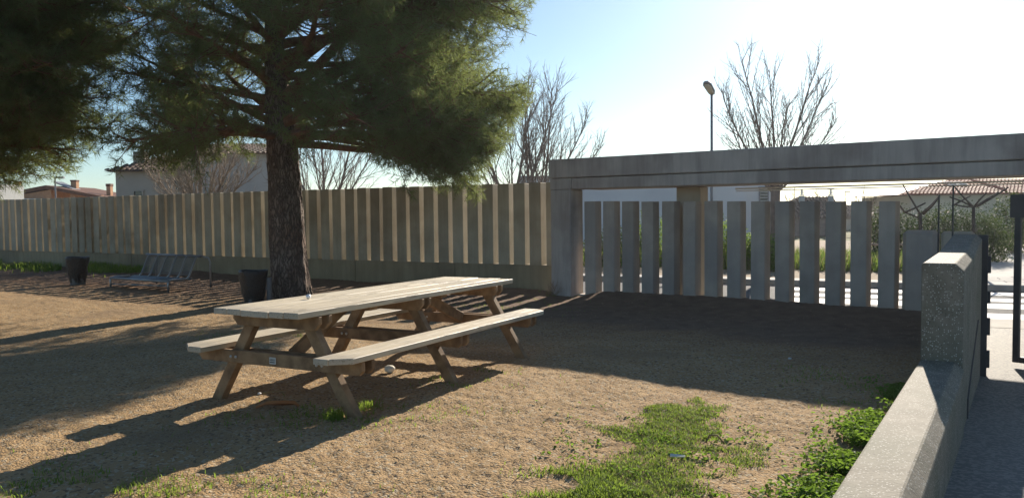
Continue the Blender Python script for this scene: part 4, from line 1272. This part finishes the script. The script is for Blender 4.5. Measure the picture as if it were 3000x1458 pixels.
gn_ = (q[:, 0] - GO.x) * GN.x + (q[:, 1] - GO.y) * GN.y
q = q[(ln < -0.05) & (gn_ > 0.2)]
pebbles('gravel', q, 35, 0.0025, 0.009, M['pebble'])

# dead bushy weeds at the post and along the plinth
def dry_weed(label, x, y, h, n, seed):
    rr = random.Random(seed)
    mb = MB()
    z0 = float(ground_z(np.array([x]), np.array([y]))[0]) - 0.01
    for k in range(n):
        d = Vector((rr.uniform(-1, 1), rr.uniform(-0.5, 0.5), rr.uniform(0.4, 1.3))).normalized()
        p_, e_ = bent(Vector((x + rr.uniform(-.06, .06), y, z0)), d, h * rr.uniform(0.5, 1.1), 4, 0.22, 0.0, rr)
        mb.tube(p_, [0.004, 0.0035, 0.003, 0.0025, 0.002], 3, cap=False)
        for j in range(2):
            q_, qd_ = lerp_path(p_, rr.uniform(0.4, 0.9))
            w_, _ = bent(q_, qd_ + Vector((rr.uniform(-1, 1), rr.uniform(-.5, .5), rr.uniform(-.3, .6))), h * 0.35, 2, 0.2, 0, rr)
            mb.tube(w_, [0.003, 0.0025, 0.0015], 3, cap=False)
    o = mb.build('dry_weed', M['twig'])
    return tag(o, label, 'weed', 'dead weeds along the walls')
p = G(0.12, 0.10)
dry_weed('dead twiggy weed at the foot of the gateway post', p.x, p.y, 0.30, 14, 3)
p = Wp(-2.35, 0.15)
dry_weed('dead twiggy weed against the plinth between pine and gateway', p.x, p.y, 0.45, 12, 4)

# ------------------------------------------------------------------ bins and bench
def bin_(label, x, y, top_z, rot, legpost):
    root = thing('litter_bin', label, 'litter bin', (x, y, 0), 'black bag litter bins')
    n = 28
    rr = random.Random(int(x * 10))
    rings = [(0.02, 0.155), (0.10, 0.16), (0.20, 0.19), (0.33, 0.20), (0.44, 0.222), (0.52, 0.232), (0.56, 0.236), (0.575, 0.228), (0.565, 0.21), (0.45, 0.20), (0.28, 0.17)]
    V = []
    for (z, rad) in rings:
        for k in range(n):
            t = 2 * PI * k / n
            wv = 1 + 0.04 * math.sin(5 * t + z * 9) + 0.025 * rr.uniform(-1, 1)
            V.append((x + rad * wv * math.cos(t), y + rad * wv * math.sin(t), top_z - 0.575 + z + 0.008 * math.sin(3 * t) * (z > .4)))
    F = [(i * n + k, i * n + (k + 1) % n, (i + 1) * n + (k + 1) % n, (i + 1) * n + k) for i in range(len(rings) - 1) for k in range(n)]
    F.append(tuple((len(rings) - 1) * n + k for k in range(n)))
    mb = MB().add(V, F)
    mb.build('bin_bag', M['bag'], root, smooth=True)
    MB().tube([(x, y, top_z - 0.60), (x, y, top_z - 0.30)], [0.15, 0.165], 24).build('bin_body', M['binmetal'], root, smooth=False)
    if legpost:
        MB().tube([(x + 0.26, y, -0.05), (x + 0.26, y, 0.42)], 0.045, 12).build('support_post', M['binmetal'], root)
        MB().box((x + 0.2, y, 0.24), (0.10, 0.03, 0.05)).build('bracket', M['binmetal'], root)
    return root
bin_('black bag lined litter bin by the plinth left of the metal bench', -9.42, 17.30, 0.60, 0, False)
bin_('black bag lined litter bin with grey post beside the pine trunk', -4.30, 13.25, 0.545, 0, True)

bn = thing('metal_bench', 'low blue grey metal bench with open wire back in front of the slatted wall', 'bench', (-7.4, 16.3, 0))
A = Vector((-8.36, 16.60, 0)); B_ = Vector((-6.70, 15.52, 0))
bu = (B_ - A).normalized(); bw = Vector((-bu.y, bu.x, 0))
if bw.y < 0: bw = -bw
BL_ = (B_ - A).length
def Bp(a, w, z): return A + bu * a + bw * w + Vector((0, 0, z))
# side frames: front foot, seat rail, back support and rear leg in one bent tube
for a in (0.0, BL_):
    MB().tube([Bp(a, 0, -0.05), Bp(a, 0, 0.15), Bp(a, 0.03, 0.195), Bp(a, 0.10, 0.21), Bp(a, 0.42, 0.20)], 0.021, 8).build('front_leg', M['steel'], bn, smooth=True)
for a, s_ in ((0.14, 1), (BL_ + 0.02, -1)):
    MB().tube([Bp(a, 0.95, -0.05), Bp(a, 0.95, 0.52), Bp(a + s_ * 0.02, 0.92, 0.60), Bp(a + s_ * 0.07, 0.80, 0.638)], 0.021, 8).build('rear_leg', M['steel'], bn, smooth=True)
MB().tube([Bp(0.10, 0.76, 0.64), Bp(BL_ - 0.02, 0.76, 0.64)], 0.028, 8).build('top_rail', M['benchpaint'], bn, smooth=True)
MB().tube([Bp(0, 0.0, 0.185), Bp(BL_, 0.0, 0.185)], 0.021, 8).build('front_rail', M['steel'], bn, smooth=True)
MB().tube([Bp(0.02, 0.0, 0.06), Bp(BL_ * 0.98, 0.0, 0.10)], 0.012, 6).build('foot_rail', M['steel'], bn, smooth=True)
# seat: dished sheet of close wires
mb = MB()
for k in range(15):
    w = 0.02 + 0.50 * k / 14
    z = 0.205 - 0.035 * math.sin(PI * k / 14)
    mb.tube([Bp(0.0, w, z), Bp(BL_, w, z)], 0.0125, 5)
mb.build('seat', M['benchpaint'], bn, smooth=True)
for k in range(6):  # pale upright stripes, raised over the wire back
    a = 0.22 + (BL_ - 0.34) * k / 5
    MB().tube([Bp(a, 0.50, 0.20), Bp(a, 0.56, 0.26), Bp(a, 0.71, 0.59), Bp(a, 0.76, 0.635)], 0.020, 6).build('back_stripe', M['steel'] if k in (0, 5) else M['steel'], bn, smooth=True)
mb = MB()
for k in range(44):
    a = 0.20 + (BL_ - 0.32) * k / 43
    mb.tube([Bp(a, 0.555, 0.26), Bp(a, 0.72, 0.61)], 0.006, 4)
for k in range(9):
    t = (k + 0.5) / 9
    mb.tube([Bp(0.18, 0.56 + 0.16 * t, 0.265 + 0.345 * t), Bp(BL_ - 0.1, 0.56 + 0.16 * t, 0.265 + 0.345 * t)], 0.004, 4)
mb.build('back_mesh', M['benchpaint'], bn)

# ------------------------------------------------------------------ street lamp, guard rail
lp = at(2085, 620, 28)
st = thing('street_lamp', 'street lamp with an angled grey head rising behind the lintel', 'street lamp', (lp.x, lp.y, -0.42))
top = at(2085, 276, 28)
MB().tube([(lp.x, lp.y, -0.5), (lp.x, lp.y, 1.0), (top.x, top.y, top.z + 0.05)], [0.06, 0.052, 0.042], 12).build('pole', M['lampgrey'], st, smooth=True)
hd = Vector((-0.52, -0.70, 0.48)).normalized()      # head points towards us, to the left and up
sd_ = hd.cross(Vector((0, 0, 1))).normalized()
up_ = sd_.cross(hd).normalized()
hb = top + Vector((0, 0, 0.03))
def hdp(a, s_, u_): return hb + hd * a + sd_ * s_ + up_ * u_
outl = [(-0.10, 0.07), (0.06, 0.135), (0.46, 0.155), (0.60, 0.09)]
ring = [(a, s_) for a, s_ in outl] + [(a, -s_) for a, s_ in outl[::-1]]
mb = MB()
mb.add([hdp(a, s_, 0.0) for a, s_ in ring] + [hdp(a, s_ * 1.0, 0.06) for a, s_ in ring] + [hdp(a * 0.9 + 0.02, s_ * 0.65, 0.12) for a, s_ in ring],
       [tuple(range(8))[::-1]] + [(r_ * 8 + i, r_ * 8 + (i + 1) % 8, (r_ + 1) * 8 + (i + 1) % 8, (r_ + 1) * 8 + i) for r_ in range(2) for i in range(8)] + [tuple(range(16, 24))])
head = mb.build('lamp_head', M['lampgrey'], st, bevel=0.012)
mb = MB()
mb.add([hdp(0.08 + (a - 0.08) * 0.86, s_ * 0.8, -0.004) for a, s_ in ring] + [hdp(0.10 + (a - 0.1) * 0.75, s_ * 0.66, -0.05) for a, s_ in ring],
       [tuple(range(8)), tuple(range(8, 16))[::-1]] + [(i, (i + 1) % 8, 8 + (i + 1) % 8, 8 + i) for i in range(8)])
ll_ = mb.build('lens', M['lens'], head)
ll_.matrix_parent_inverse = Matrix()
for (u, v0, Y, lab) in ((161, 520, 48, 'thin far lamp pole in front of the low gabled house'), (2476, 562, 90, 'tiny far street lamp above the slats right of the dark house')):
    p = at(u, v0, Y)
    o = thing('far_lamp', lab, 'street lamp', (p.x, p.y, -0.5))
    MB().tube([(p.x, p.y, -0.5), p], 0.045 if Y < 60 else 0.06, 7).build('pole', M['lampgrey'], o)
    MB().box((p.x + 0.25, p.y, p.z), (0.6, 0.2, 0.10)).build('lamp_head', M['lampgrey'], o, bevel=0.02)
gr = thing('guard_rail', 'brown metal guard rail across the street seen between the last slats', 'guard rail', at(2620, 815, 21))
p0_, p1_ = at(2520, 716, 21.4), at(2720, 716, 20.6)
MB().tube([p0_, p1_], 0.028, 8).build('rail', M['barelight'], gr)
for t in (0.02, 0.45, 0.98):
    q = p0_.lerp(p1_, t)
    MB().tube([(q.x, q.y, -0.45), q], 0.032, 8).build('rail_post', M['barelight'], gr)

# ------------------------------------------------------------------ houses
def tiles(mb, A, B, C, D, w=0.24, row=0.36, rad=0.085, shade=0.012):
    """barrel tiles over the slope A (eave left), B (eave right), C (top right), D (top left)"""
    A, B, C, D = (Vector(p) for p in (A, B, C, D))
    eu = (B - A)
    nu = max(2, int(eu.length / w))
    nrm = eu.cross(D - A).normalized()
    if nrm.z < 0: nrm = -nrm
    u = eu.normalized()
    sl = (((C + D) / 2) - ((A + B) / 2))
    sl = (sl - u * sl.dot(u)).normalized()           # straight up the slope
    H = (D - A).dot(sl)
    tl0, tr0 = (D - A).dot(u), (C - A).dot(u)
    for i in range(nu):
        s0 = (i + 0.5) / nu * eu.length
        hmax = H
        if s0 < tl0: hmax = min(hmax, H * s0 / max(tl0, 1e-3))
        if s0 > tr0: hmax = min(hmax, H * (eu.length - s0) / max(eu.length - tr0, 1e-3))
        nr_ = int(hmax / row + 0.5)
        for j in range(nr_):
            a = A + u * s0 + sl * (j * row - 0.02) + nrm * 0.02
            b_ = A + u * s0 + sl * min((j + 1) * row, hmax) + nrm * 0.0
            vs = []
            for q, rr in ((a, rad), (b_, rad * 0.86)):
                for k in range(5):
                    t = PI * k / 4
                    vs.append(q + u * (math.cos(t) * rr) + nrm * (math.sin(t) * rr))
            mb.add(vs, [(k, k + 1, k + 6, k + 5) for k in range(4)] + [(0, 1, 2, 3, 4)])

def window(parent_wall, c, w, h, frame=M['white'], d=0.1):
    f = MB()
    f.box((c[0], c[1] - 0.02, c[2] + h / 2), (w + 0.12, d, 0.06)).box((c[0], c[1] - 0.02, c[2] - h / 2), (w + 0.12, d, 0.06))
    f.box((c[0] - w / 2, c[1] - 0.02, c[2]), (0.06, d, h - 0.06)).box((c[0] + w / 2, c[1] - 0.02, c[2]), (0.06, d, h - 0.06))
    fo_ = f.build('window', frame, parent_wall)
    g_ = MB().box((c[0], c[1] + 0.005, c[2]), (w - 0.06, 0.02, h - 0.06)).build('pane', M['glass'], fo_)
    g_.matrix_parent_inverse = Matrix()
    return fo_
# tiled house at left
Yh = 38
ha, hb_ = at(338, 500, Yh), at(840, 500, Yh)
h1 = thing('tiled_house', 'grey rendered house with brown tiled roof and square chimney behind the wall', 'house', (ha.x, Yh, -0.5))
xs = at(585, 500, Yh).x
ez = ha.z
MB().box(((ha.x + xs) / 2, Yh + 4, (ez - 0.5) / 2), (xs - ha.x, 8, ez + 0.5)).build('wall', M['cream'], h1)
z2 = at(700, 452, Yh - 1).z
wB0, wB1 = xs + 0.01, at(800, 500, Yh - 1).x
MB().box(((wB0 + wB1) / 2, Yh + 0.6, (z2 - 0.5) / 2), (wB1 - wB0, 3.2, z2 + 0.5)).build('wall', M['greyrender'], h1)
mb = MB()
e0 = Vector((ha.x - 0.35, Yh - 0.4, ez - 0.02)); e1 = Vector((xs + 0.2, Yh - 0.4, ez - 0.02))
rdg = at(545, 440, Yh + 3.5)
tiles(mb, e0, e1, Vector((e1.x, rdg.y, rdg.z)), Vector((rdg.x, rdg.y, rdg.z)))
mb.add([e0 - Vector((0, 0, 0.03)), e1 - Vector((0, 0, 0.03)), Vector((e1.x, rdg.y, rdg.z - 0.03)), Vector((rdg.x, rdg.y, rdg.z - 0.03)), Vector((e0.x, rdg.y + 4, ez - 0.05)), Vector((e1.x, rdg.y + 4, ez - 0.05))], [(0, 1, 2, 3), (0, 3, 4), (3, 2, 5, 4), (0, 4, 5, 1)])
mb.build('roof', M['tile'], h1, kind='stuff')
mb = MB()
e0 = Vector((wB0 - 0.5, Yh - 1.5, z2)); e1 = Vector((wB1 + 0.1, Yh - 1.5, z2))
rz = z2 + 0.75
tiles(mb, e0, e1, Vector((e1.x - 1.5, Yh + 2.5, rz)), Vector((e0.x + 0.3, Yh + 2.5, rz)))
mb.add([e0, e1, Vector((e1.x - 1.5, Yh + 2.5, rz)), Vector((e0.x + .3, Yh + 2.5, rz)), Vector((e0.x, Yh + 4, z2)), Vector((e1.x - 0.6, Yh + 4, z2))], [(0, 1, 2, 3), (0, 3, 4), (1, 5, 2), (3, 2, 5, 4), (0, 4, 5, 1)])
mb.build('roof', M['tile'], h1, kind='stuff')
ce = at(415, 486, Yh + 1.2); ct = at(415, 445, Yh + 1.2)
ch = MB().box((ce.x, ce.y, (ct.z + ce.z) / 2 - 0.3), (0.56, 0.56, ct.z - ce.z + 0.6)).build('chimney', M['cream'], h1, bevel=0.02)
q = MB().tube([ct - Vector((0, 0, 0.05)), ct + Vector((0, 0, 0.18))], 0.085, 10)
q.tube([ct + Vector((0, 0, 0.20)), ct + Vector((0, 0, 0.30))], [0.16, 0.10], 10)
q = q.build('flue_pipe', M['lampgrey'], ch); q.matrix_parent_inverse = Matrix()
for (u, v, w, h) in ((406, 572, 0.45, 0.45), (519, 538, 0.36, 0.6)):
    p = at(u, v, Yh); window(h1, (p.x, Yh - 0.0, p.z), w, h, M['cream'])
p = at(659, 536, Yh - 1); window(h1, (p.x, Yh - 1.0, p.z), 0.32, 0.6, M['greyrender'])

# low gabled house far left
Yg = 60
h2 = thing('gabled_house', 'low far house with brown gable fascia and orange walls at the left', 'house', (at(140, 600, Yg).x, Yg, -0.5))
a, b_, c = at(14, 567, Yg), at(140, 543, Yg), at(290, 572, Yg)
def slope_bar(p, q, hgt, dep, nm, mt, par):
    mb = MB()
    vs = []
    for y in (0, dep):
        vs += [p + Vector((0, y, 0)), q + Vector((0, y, 0)), q + Vector((0, y, -hgt)), p + Vector((0, y, -hgt))]
    mb.add(vs, [(0, 1, 2, 3), (7, 6, 5, 4), (0, 4, 5, 1), (1, 5, 6, 2), (2, 6, 7, 3), (3, 7, 4, 0)])
    return mb.build(nm, mt, par)
slope_bar(a - Vector((.4, 0.3, .07)), b_ - Vector((0, 0.3, 0)), 0.26, 7, 'roof', M['fascia'], h2)
slope_bar(b_ - Vector((0, 0.3, 0)), c + Vector((0.3, -0.3, -.06)), 0.26, 7, 'roof', M['fascia'], h2)
x0, x1, x2 = a.x, at(150, 560, Yg).x, c.x - 0.3
mb = MB()
mb.add([(x0, Yg, -.5), (x1, Yg, -.5), (x1, Yg, b_.z - .3), (x0, Yg, a.z - .3), (x0, Yg + 6, -.5), (x1, Yg + 6, -.5), (x1, Yg + 6, b_.z - .3), (x0, Yg + 6, a.z - .3)], [(0, 1, 2, 3), (5, 4, 7, 6), (0, 4, 5, 1), (1, 5, 6, 2), (2, 6, 7, 3), (3, 7, 4, 0)])
mb.build('wall', M['orange'], h2)
for u in (208, 285):
    p = at(u, 575, Yg)
    MB().box((p.x, Yg + 0.4, (p.z - 0.5) / 2 + 0.1), (0.42, 0.42, p.z + 0.5)).build('porch_post', M['orange'], h2)
p = at(98, 582, Yg - 0.1)
MB().box((p.x, Yg - 0.35, p.z - 0.25), (1.7, 0.6, 0.5)).build('awning', M['bluewall'], h2)
for (u0, u1, v0, v1) in ((46, 60, 535, 562), (211, 228, 532, 560)):
    p, q = at(u0, v0, Yg + 2), at(u1, v1, Yg + 2)
    cc = MB().box(((p.x + q.x) / 2, Yg + 2, (p.z + q.z) / 2 - 0.15), (q.x - p.x, 0.4, p.z - q.z + 0.3)).build('chimney', M['orange'], h2)
    k_ = MB().box(((p.x + q.x) / 2, Yg + 2, p.z + 0.06), (q.x - p.x + 0.06, 0.46, 0.12)).build('chimney_cap', M['fascia'], cc)
    k_.matrix_parent_inverse = Matrix()
p, q = at(157, 531, Yg + 1), at(212, 553, Yg + 1)
slope_bar(p, q, 0.10, 1.2, 'solar_panel', M['lampgrey'], h2)
p, q = at(315, 546, 62), at(328, 580, 62)
c3 = thing('brick_chimney', 'lone orange brick chimney just left of the tiled house', 'chimney', (p.x, 62, -0.5))
MB().box(((p.x + q.x) / 2, 62, (p.z - 0.5) / 2), (q.x - p.x, 0.4, p.z + 0.5)).build('shaft', M['orange'], c3)
MB().box(((p.x + q.x) / 2, 62, p.z + 0.1), (q.x - p.x + 0.06, 0.46, 0.2)).build('cap', M['fascia'], c3)
p = at(12, 540, 50)
o = MB().box((p.x - 1.5, 50, (p.z - 0.5) / 2), (3.0, 4, p.z + 0.5)).build('grey_building', M['greyrender'])
tag(o, 'edge of a plain grey building at the far left border', 'building')

# big pale building behind the gateway
Yb = 45
pa, pb = at(1526, 521, Yb), at(2285, 521, Yb)
h3 = thing('pale_building', 'large plain white building in shade behind the concrete gateway', 'building', ((pa.x + pb.x) / 2, Yb, -0.5))
m1 = at(2087, 521, Yb).x; m2 = at(2194, 521, Yb).x
for (x0, x1, yo, dz) in ((pa.x, m1 - 0.01, 0.0, 0.0), (m1, m2 - .01, 0.5, 0.25), (m2, pb.x, 1.0, 0.25)):
    MB().box(((x0 + x1) / 2, Yb + yo + 5, (pa.z + dz - 0.5) / 2), (x1 - x0, 10, pa.z + dz + 0.5)).build('wall', M['bluewall'], h3)
MB().box(((pa.x + m1) / 2, Yb + 4.9, pa.z + 0.05), (m1 - pa.x + 0.2, 10.4, 0.1)).build('roof', M['greyrender'], h3)
p = at(2237, 610, Yb + 1)
f_ = window(h3, (p.x, Yb + 0.98, p.z), 0.5, 2.4, M['lampgrey'])
for k in range(14):
    s_ = MB().box((p.x, Yb + 0.95, p.z - 1.1 + k * 0.17), (0.44, 0.04, 0.05)).build('shutter_slat', M['greyrender'], f_)
    s_.matrix_parent_inverse = Matrix()

# dark low house with two chimneys
Yd = 60
pa, pb = at(2300, 600, Yd), at(2475, 600, Yd)
h4 = thing('dark_house', 'low dark house with two white chimney pots seen above the slats', 'house', ((pa.x + pb.x) / 2, Yd, -0.5))
zt = at(2390, 577, Yd + 3).z
ze = at(2390, 640, Yd).z
MB().box(((pa.x + pb.x) / 2, Yd + 4, (ze - .5) / 2), (pb.x - pa.x - .4, 7.4, ze + 0.5)).build('wall', M['darkhouse'], h4)
mb = MB()
e0, e1 = Vector((pa.x - .2, Yd, ze)), Vector((pb.x + .2, Yd, ze))
t0, t1 = Vector((at(2335, 577, Yd + 3).x, Yd + 3, zt)), Vector((at(2440, 577, Yd + 3).x, Yd + 3, zt))
tiles(mb, e0, e1, t1, t0, w=0.26, row=0.4)
mb.add([e0, e1, t1, t0, e0 + Vector((0, 8, 0)), e1 + Vector((0, 8, 0))], [(0, 1, 2, 3), (0, 3, 4), (1, 5, 2), (3, 2, 5, 4), (0, 4, 5, 1)])
mb.build('roof', M['tile'], h4, kind='stuff')
for u in (2349, 2434):
    p = at(u, 560, Yd + 2)
    q = at(u, 590, Yd + 2)
    cc = MB().box((p.x, Yd + 2, (q.z + p.z) / 2 - 0.35), (0.34, 0.34, p.z - q.z)).build('chimney', M['greyrender'], h4)
    mb = MB()
    for k in range(3):
        mb.box((p.x, Yd + 2, p.z - 0.28 + 0.13 * k), (0.28, 0.28, 0.07))
    mb.box((p.x, Yd + 2, p.z + 0.12), (0.36, 0.36, 0.05)).box((p.x, Yd + 2, p.z - 0.08), (0.10, 0.10, 0.42))
    k_ = mb.build('chimney_pot', M['white'], cc); k_.matrix_parent_inverse = Matrix()
# low tiled roof just beyond, between dark house and the right house
p0_, p1_ = at(2505, 560, 75), at(2672, 560, 75)
h5 = thing('far_house', 'low far house with grey tiled roof beyond the last two slats', 'house', ((p0_.x + p1_.x) / 2, 75, -0.5))
z0_, z1_ = at(2640, 640, 75).z, at(2640, 598, 78).z
MB().box(((p0_.x + p1_.x) / 2, 79, (z0_ - .5) / 2), (p1_.x - p0_.x, 7, max(0.2, z0_ + 0.5))).build('wall', M['cream'], h5)
mb = MB()
A_, B__, C_, D_ = Vector((p0_.x - .2, 75, z0_)), Vector((p1_.x + .2, 75, z0_)), Vector((p1_.x + .2, 79, z1_)), Vector((p0_.x - .2, 79, z1_))
tiles(mb, A_, B__, C_, D_, w=0.3, row=0.45)
mb.add([A_, B__, C_, D_, A_ + Vector((0, 8, 0)), B__ + Vector((0, 8, 0))], [(0, 1, 2, 3), (3, 2, 5, 4), (0, 4, 5, 1), (0, 3, 4), (1, 5, 2)])
mb.build('roof', M['tile'], h5, kind='stuff')
# right house
Yr = 56
h6 = thing('right_house', 'cream house with bright red brown tiled roof and two skylights at right', 'house', (at(2850, 600, Yr).x, Yr, -0.5))
ea = at(2628, 570, Yr); eb = Vector((ea.x + 17, Yr, ea.z))
rz = at(2800, 527, Yr + 4.5).z
ra = Vector((at(2775, 530, Yr + 4.5).x, Yr + 4.5, rz)); rb = Vector((eb.x, Yr + 4.5, rz))
mb = MB()
tiles(mb, ea, eb, rb, ra, w=0.27, row=0.42, rad=0.1)
mb.add([ea, eb, rb, ra, ea + Vector((0, 9, 0)), eb + Vector((0, 9, 0))], [(0, 1, 2, 3), (0, 3, 4), (1, 5, 2), (3, 2, 5, 4), (0, 4, 5, 1)])
mb.build('roof', M['tilered'], h6, kind='stuff')
wx0 = at(2672, 600, Yr + .5).x
MB().box(((wx0 + eb.x) / 2, Yr + 4.6, (ea.z - .55) / 2), (eb.x - wx0, 8, ea.z + 0.42)).build('wall', M['creamr'], h6)
MB().tube([at(2841, 530, Yr + 4.2) + Vector((0, 0, .05)), at(2945, 561, Yr + 0.6) + Vector((0, 0, .1))], 0.14, 8).build('hip_ridge', M['tilered'], h6)
sv = (ra + rb) / 2 - (ea + eb) / 2; sv = Vector((0, sv.y, sv.z)).normalized()
nv = Vector((0, -sv.z, sv.y))
for u in (2784, 2813):
    t = 0.58
    p = at(u, 549, Yr + 4.5 * t)
    base_ = Vector((p.x, Yr + 4.5 * t, ea.z + (rz - ea.z) * t)) + nv * 0.13
    fr_ = MB().box(base_, (0.62, 0.95, 0.10), (Vector((1, 0, 0)), sv, nv)).build('skylight', M['white'], h6)
    g_ = MB().box(base_ + nv * 0.055, (0.48, 0.78, 0.02), (Vector((1, 0, 0)), sv, nv)).build('pane', M['glass'], fr_)
    g_.matrix_parent_inverse = Matrix()

# ------------------------------------------------------------------ small litter
def lump(name, label, cat, c, size, mt, seed, squash=0.75):
    bm = bmesh.new()
    bmesh.ops.create_icosphere(bm, subdivisions=3, radius=1)
    rr = random.Random(seed)
    dirs = [Vector((rr.gauss(0, 1), rr.gauss(0, 1), rr.gauss(0, 1))).normalized() for _ in range(26)]
    for v in bm.verts:
        n_ = v.co.normalized()
        k_ = max(0, *(n_.dot(d) for d in dirs))
        s_ = 0.74 + 0.42 * (1 - k_) * 3 * 0.4 + rr.uniform(-.03, .03)
        v.co = Vector((n_.x * s_ * size, n_.y * s_ * size, n_.z * s_ * size * squash))
    me = bpy.data.meshes.new(name)
    bm.to_mesh(me); bm.free()
    me.materials.append(mt)
    o = link(name, me)
    o.location = c
    return tag(o, label, cat)
def gz(x, y): return float(ground_z(np.array([x]), np.array([y]))[0])
pb_ = at(900, 868, 6.43)
lump('foil_ball', 'small crumpled silver ball on the table top', 'ball', (-1.665, 6.50, 0.783), 0.027, M['foil'], 3, 0.95)
lump('paper_wad', 'pale crumpled paper wad on the ground under the table', 'paper', (-1.13, 7.27, gz(-1.13, 7.27) + 0.035), 0.062, M['paper'], 5, 0.7)
lump('white_scrap', 'tiny white scrap on the ground near the far left leg', 'scrap', (-2.05, 6.40, gz(-2.05, 6.40) + 0.012), 0.02, M['white'], 8, 0.6)
lump('white_scrap', 'tiny white scrap on the dark soil near the tall wall', 'scrap', (2.7, 7.75, gz(2.7, 7.75) + 0.012), 0.022, M['white'], 9, 0.6)
mb = MB()
pts_ = [(-1.93, 5.92, .0), (-1.86, 5.95, .02), (-1.80, 5.93, .03), (-1.73, 5.97, .035), (-1.66, 6.0, .02), (-1.62, 5.97, .0)]
vs = []
for i, (x_, y_, z_) in enumerate(pts_):
    w = 0.028 * math.sin(PI * (i + 0.6) / 6.2) + 0.004
    g0 = gz(x_, y_) + 0.012
    vs += [(x_, y_ - w, g0 + z_), (x_ + 0.004, y_, g0 + z_ * 0.5), (x_, y_ + w, g0 + z_ + 0.012)]
mb.add(vs, [(i * 3 + k, i * 3 + k + 1, (i + 1) * 3 + k + 1, (i + 1) * 3 + k) for i in range(5) for k in range(2)])
o = mb.build('dry_leaf', M['dryleaf'], smooth=True)
tag(o, 'curled orange dry leaf in the shadow before the table', 'leaf')
z_ = gz(-1.95, 6.45) + 0.01
o = MB().tube([(-2.03, 6.42, z_), (-1.95, 6.45, z_ + .005), (-1.86, 6.47, z_)], 0.004, 6).build('stick', M['drygrass'])
tag(o, 'thin pale stick lying under the near end of the table', 'stick')
z_ = gz(0.94, 4.55)
o = MB().extrude([(0.90, 4.56, z_ + .02), (0.98, 4.53, z_ + .025), (0.985, 4.545, z_ + .03), (0.905, 4.58, z_ + .03)], Vector((0, 0, 0.004))).build('wrapper', M['paper'])
tag(o, 'white torn wrapper lying in the middle of the grass patch', 'wrapper')
o = MB().tube([(1.19, 4.90, gz(1.19, 4.9) + .02), (1.22, 4.93, gz(1.22, 4.93) + .05), (1.27, 4.93, gz(1.27, 4.93) + .055), (1.30, 4.89, gz(1.3, 4.89) + .02)], 0.006, 6).build('dry_stalk', M['drygrass'], smooth=True)
tag(o, 'pale curved dry stalk arching over the grass patch', 'stalk')

# ------------------------------------------------------------------ veil of lens glare, added as thin backlit haze round the whole place
hz = MB().box((0, 550, 5.2), (1900, 1800, 13.6)).build('glare_haze', bpy.data.materials.new('glare_veil'), kind='stuff')
hm = hz.data.materials[0]
hm.use_nodes = True
hm.node_tree.nodes.remove(hm.node_tree.nodes['Principled BSDF'])
pv = hm.node_tree.nodes.new('ShaderNodeVolumePrincipled')
pv.inputs['Color'].default_value = (0.92, 0.95, 1.0, 1)
pv.inputs['Density'].default_value = 0.00045
pv.inputs['Anisotropy'].default_value = 0.5
hm.node_tree.links.new(pv.outputs[0], hm.node_tree.nodes['Material Output'].inputs['Volume'])
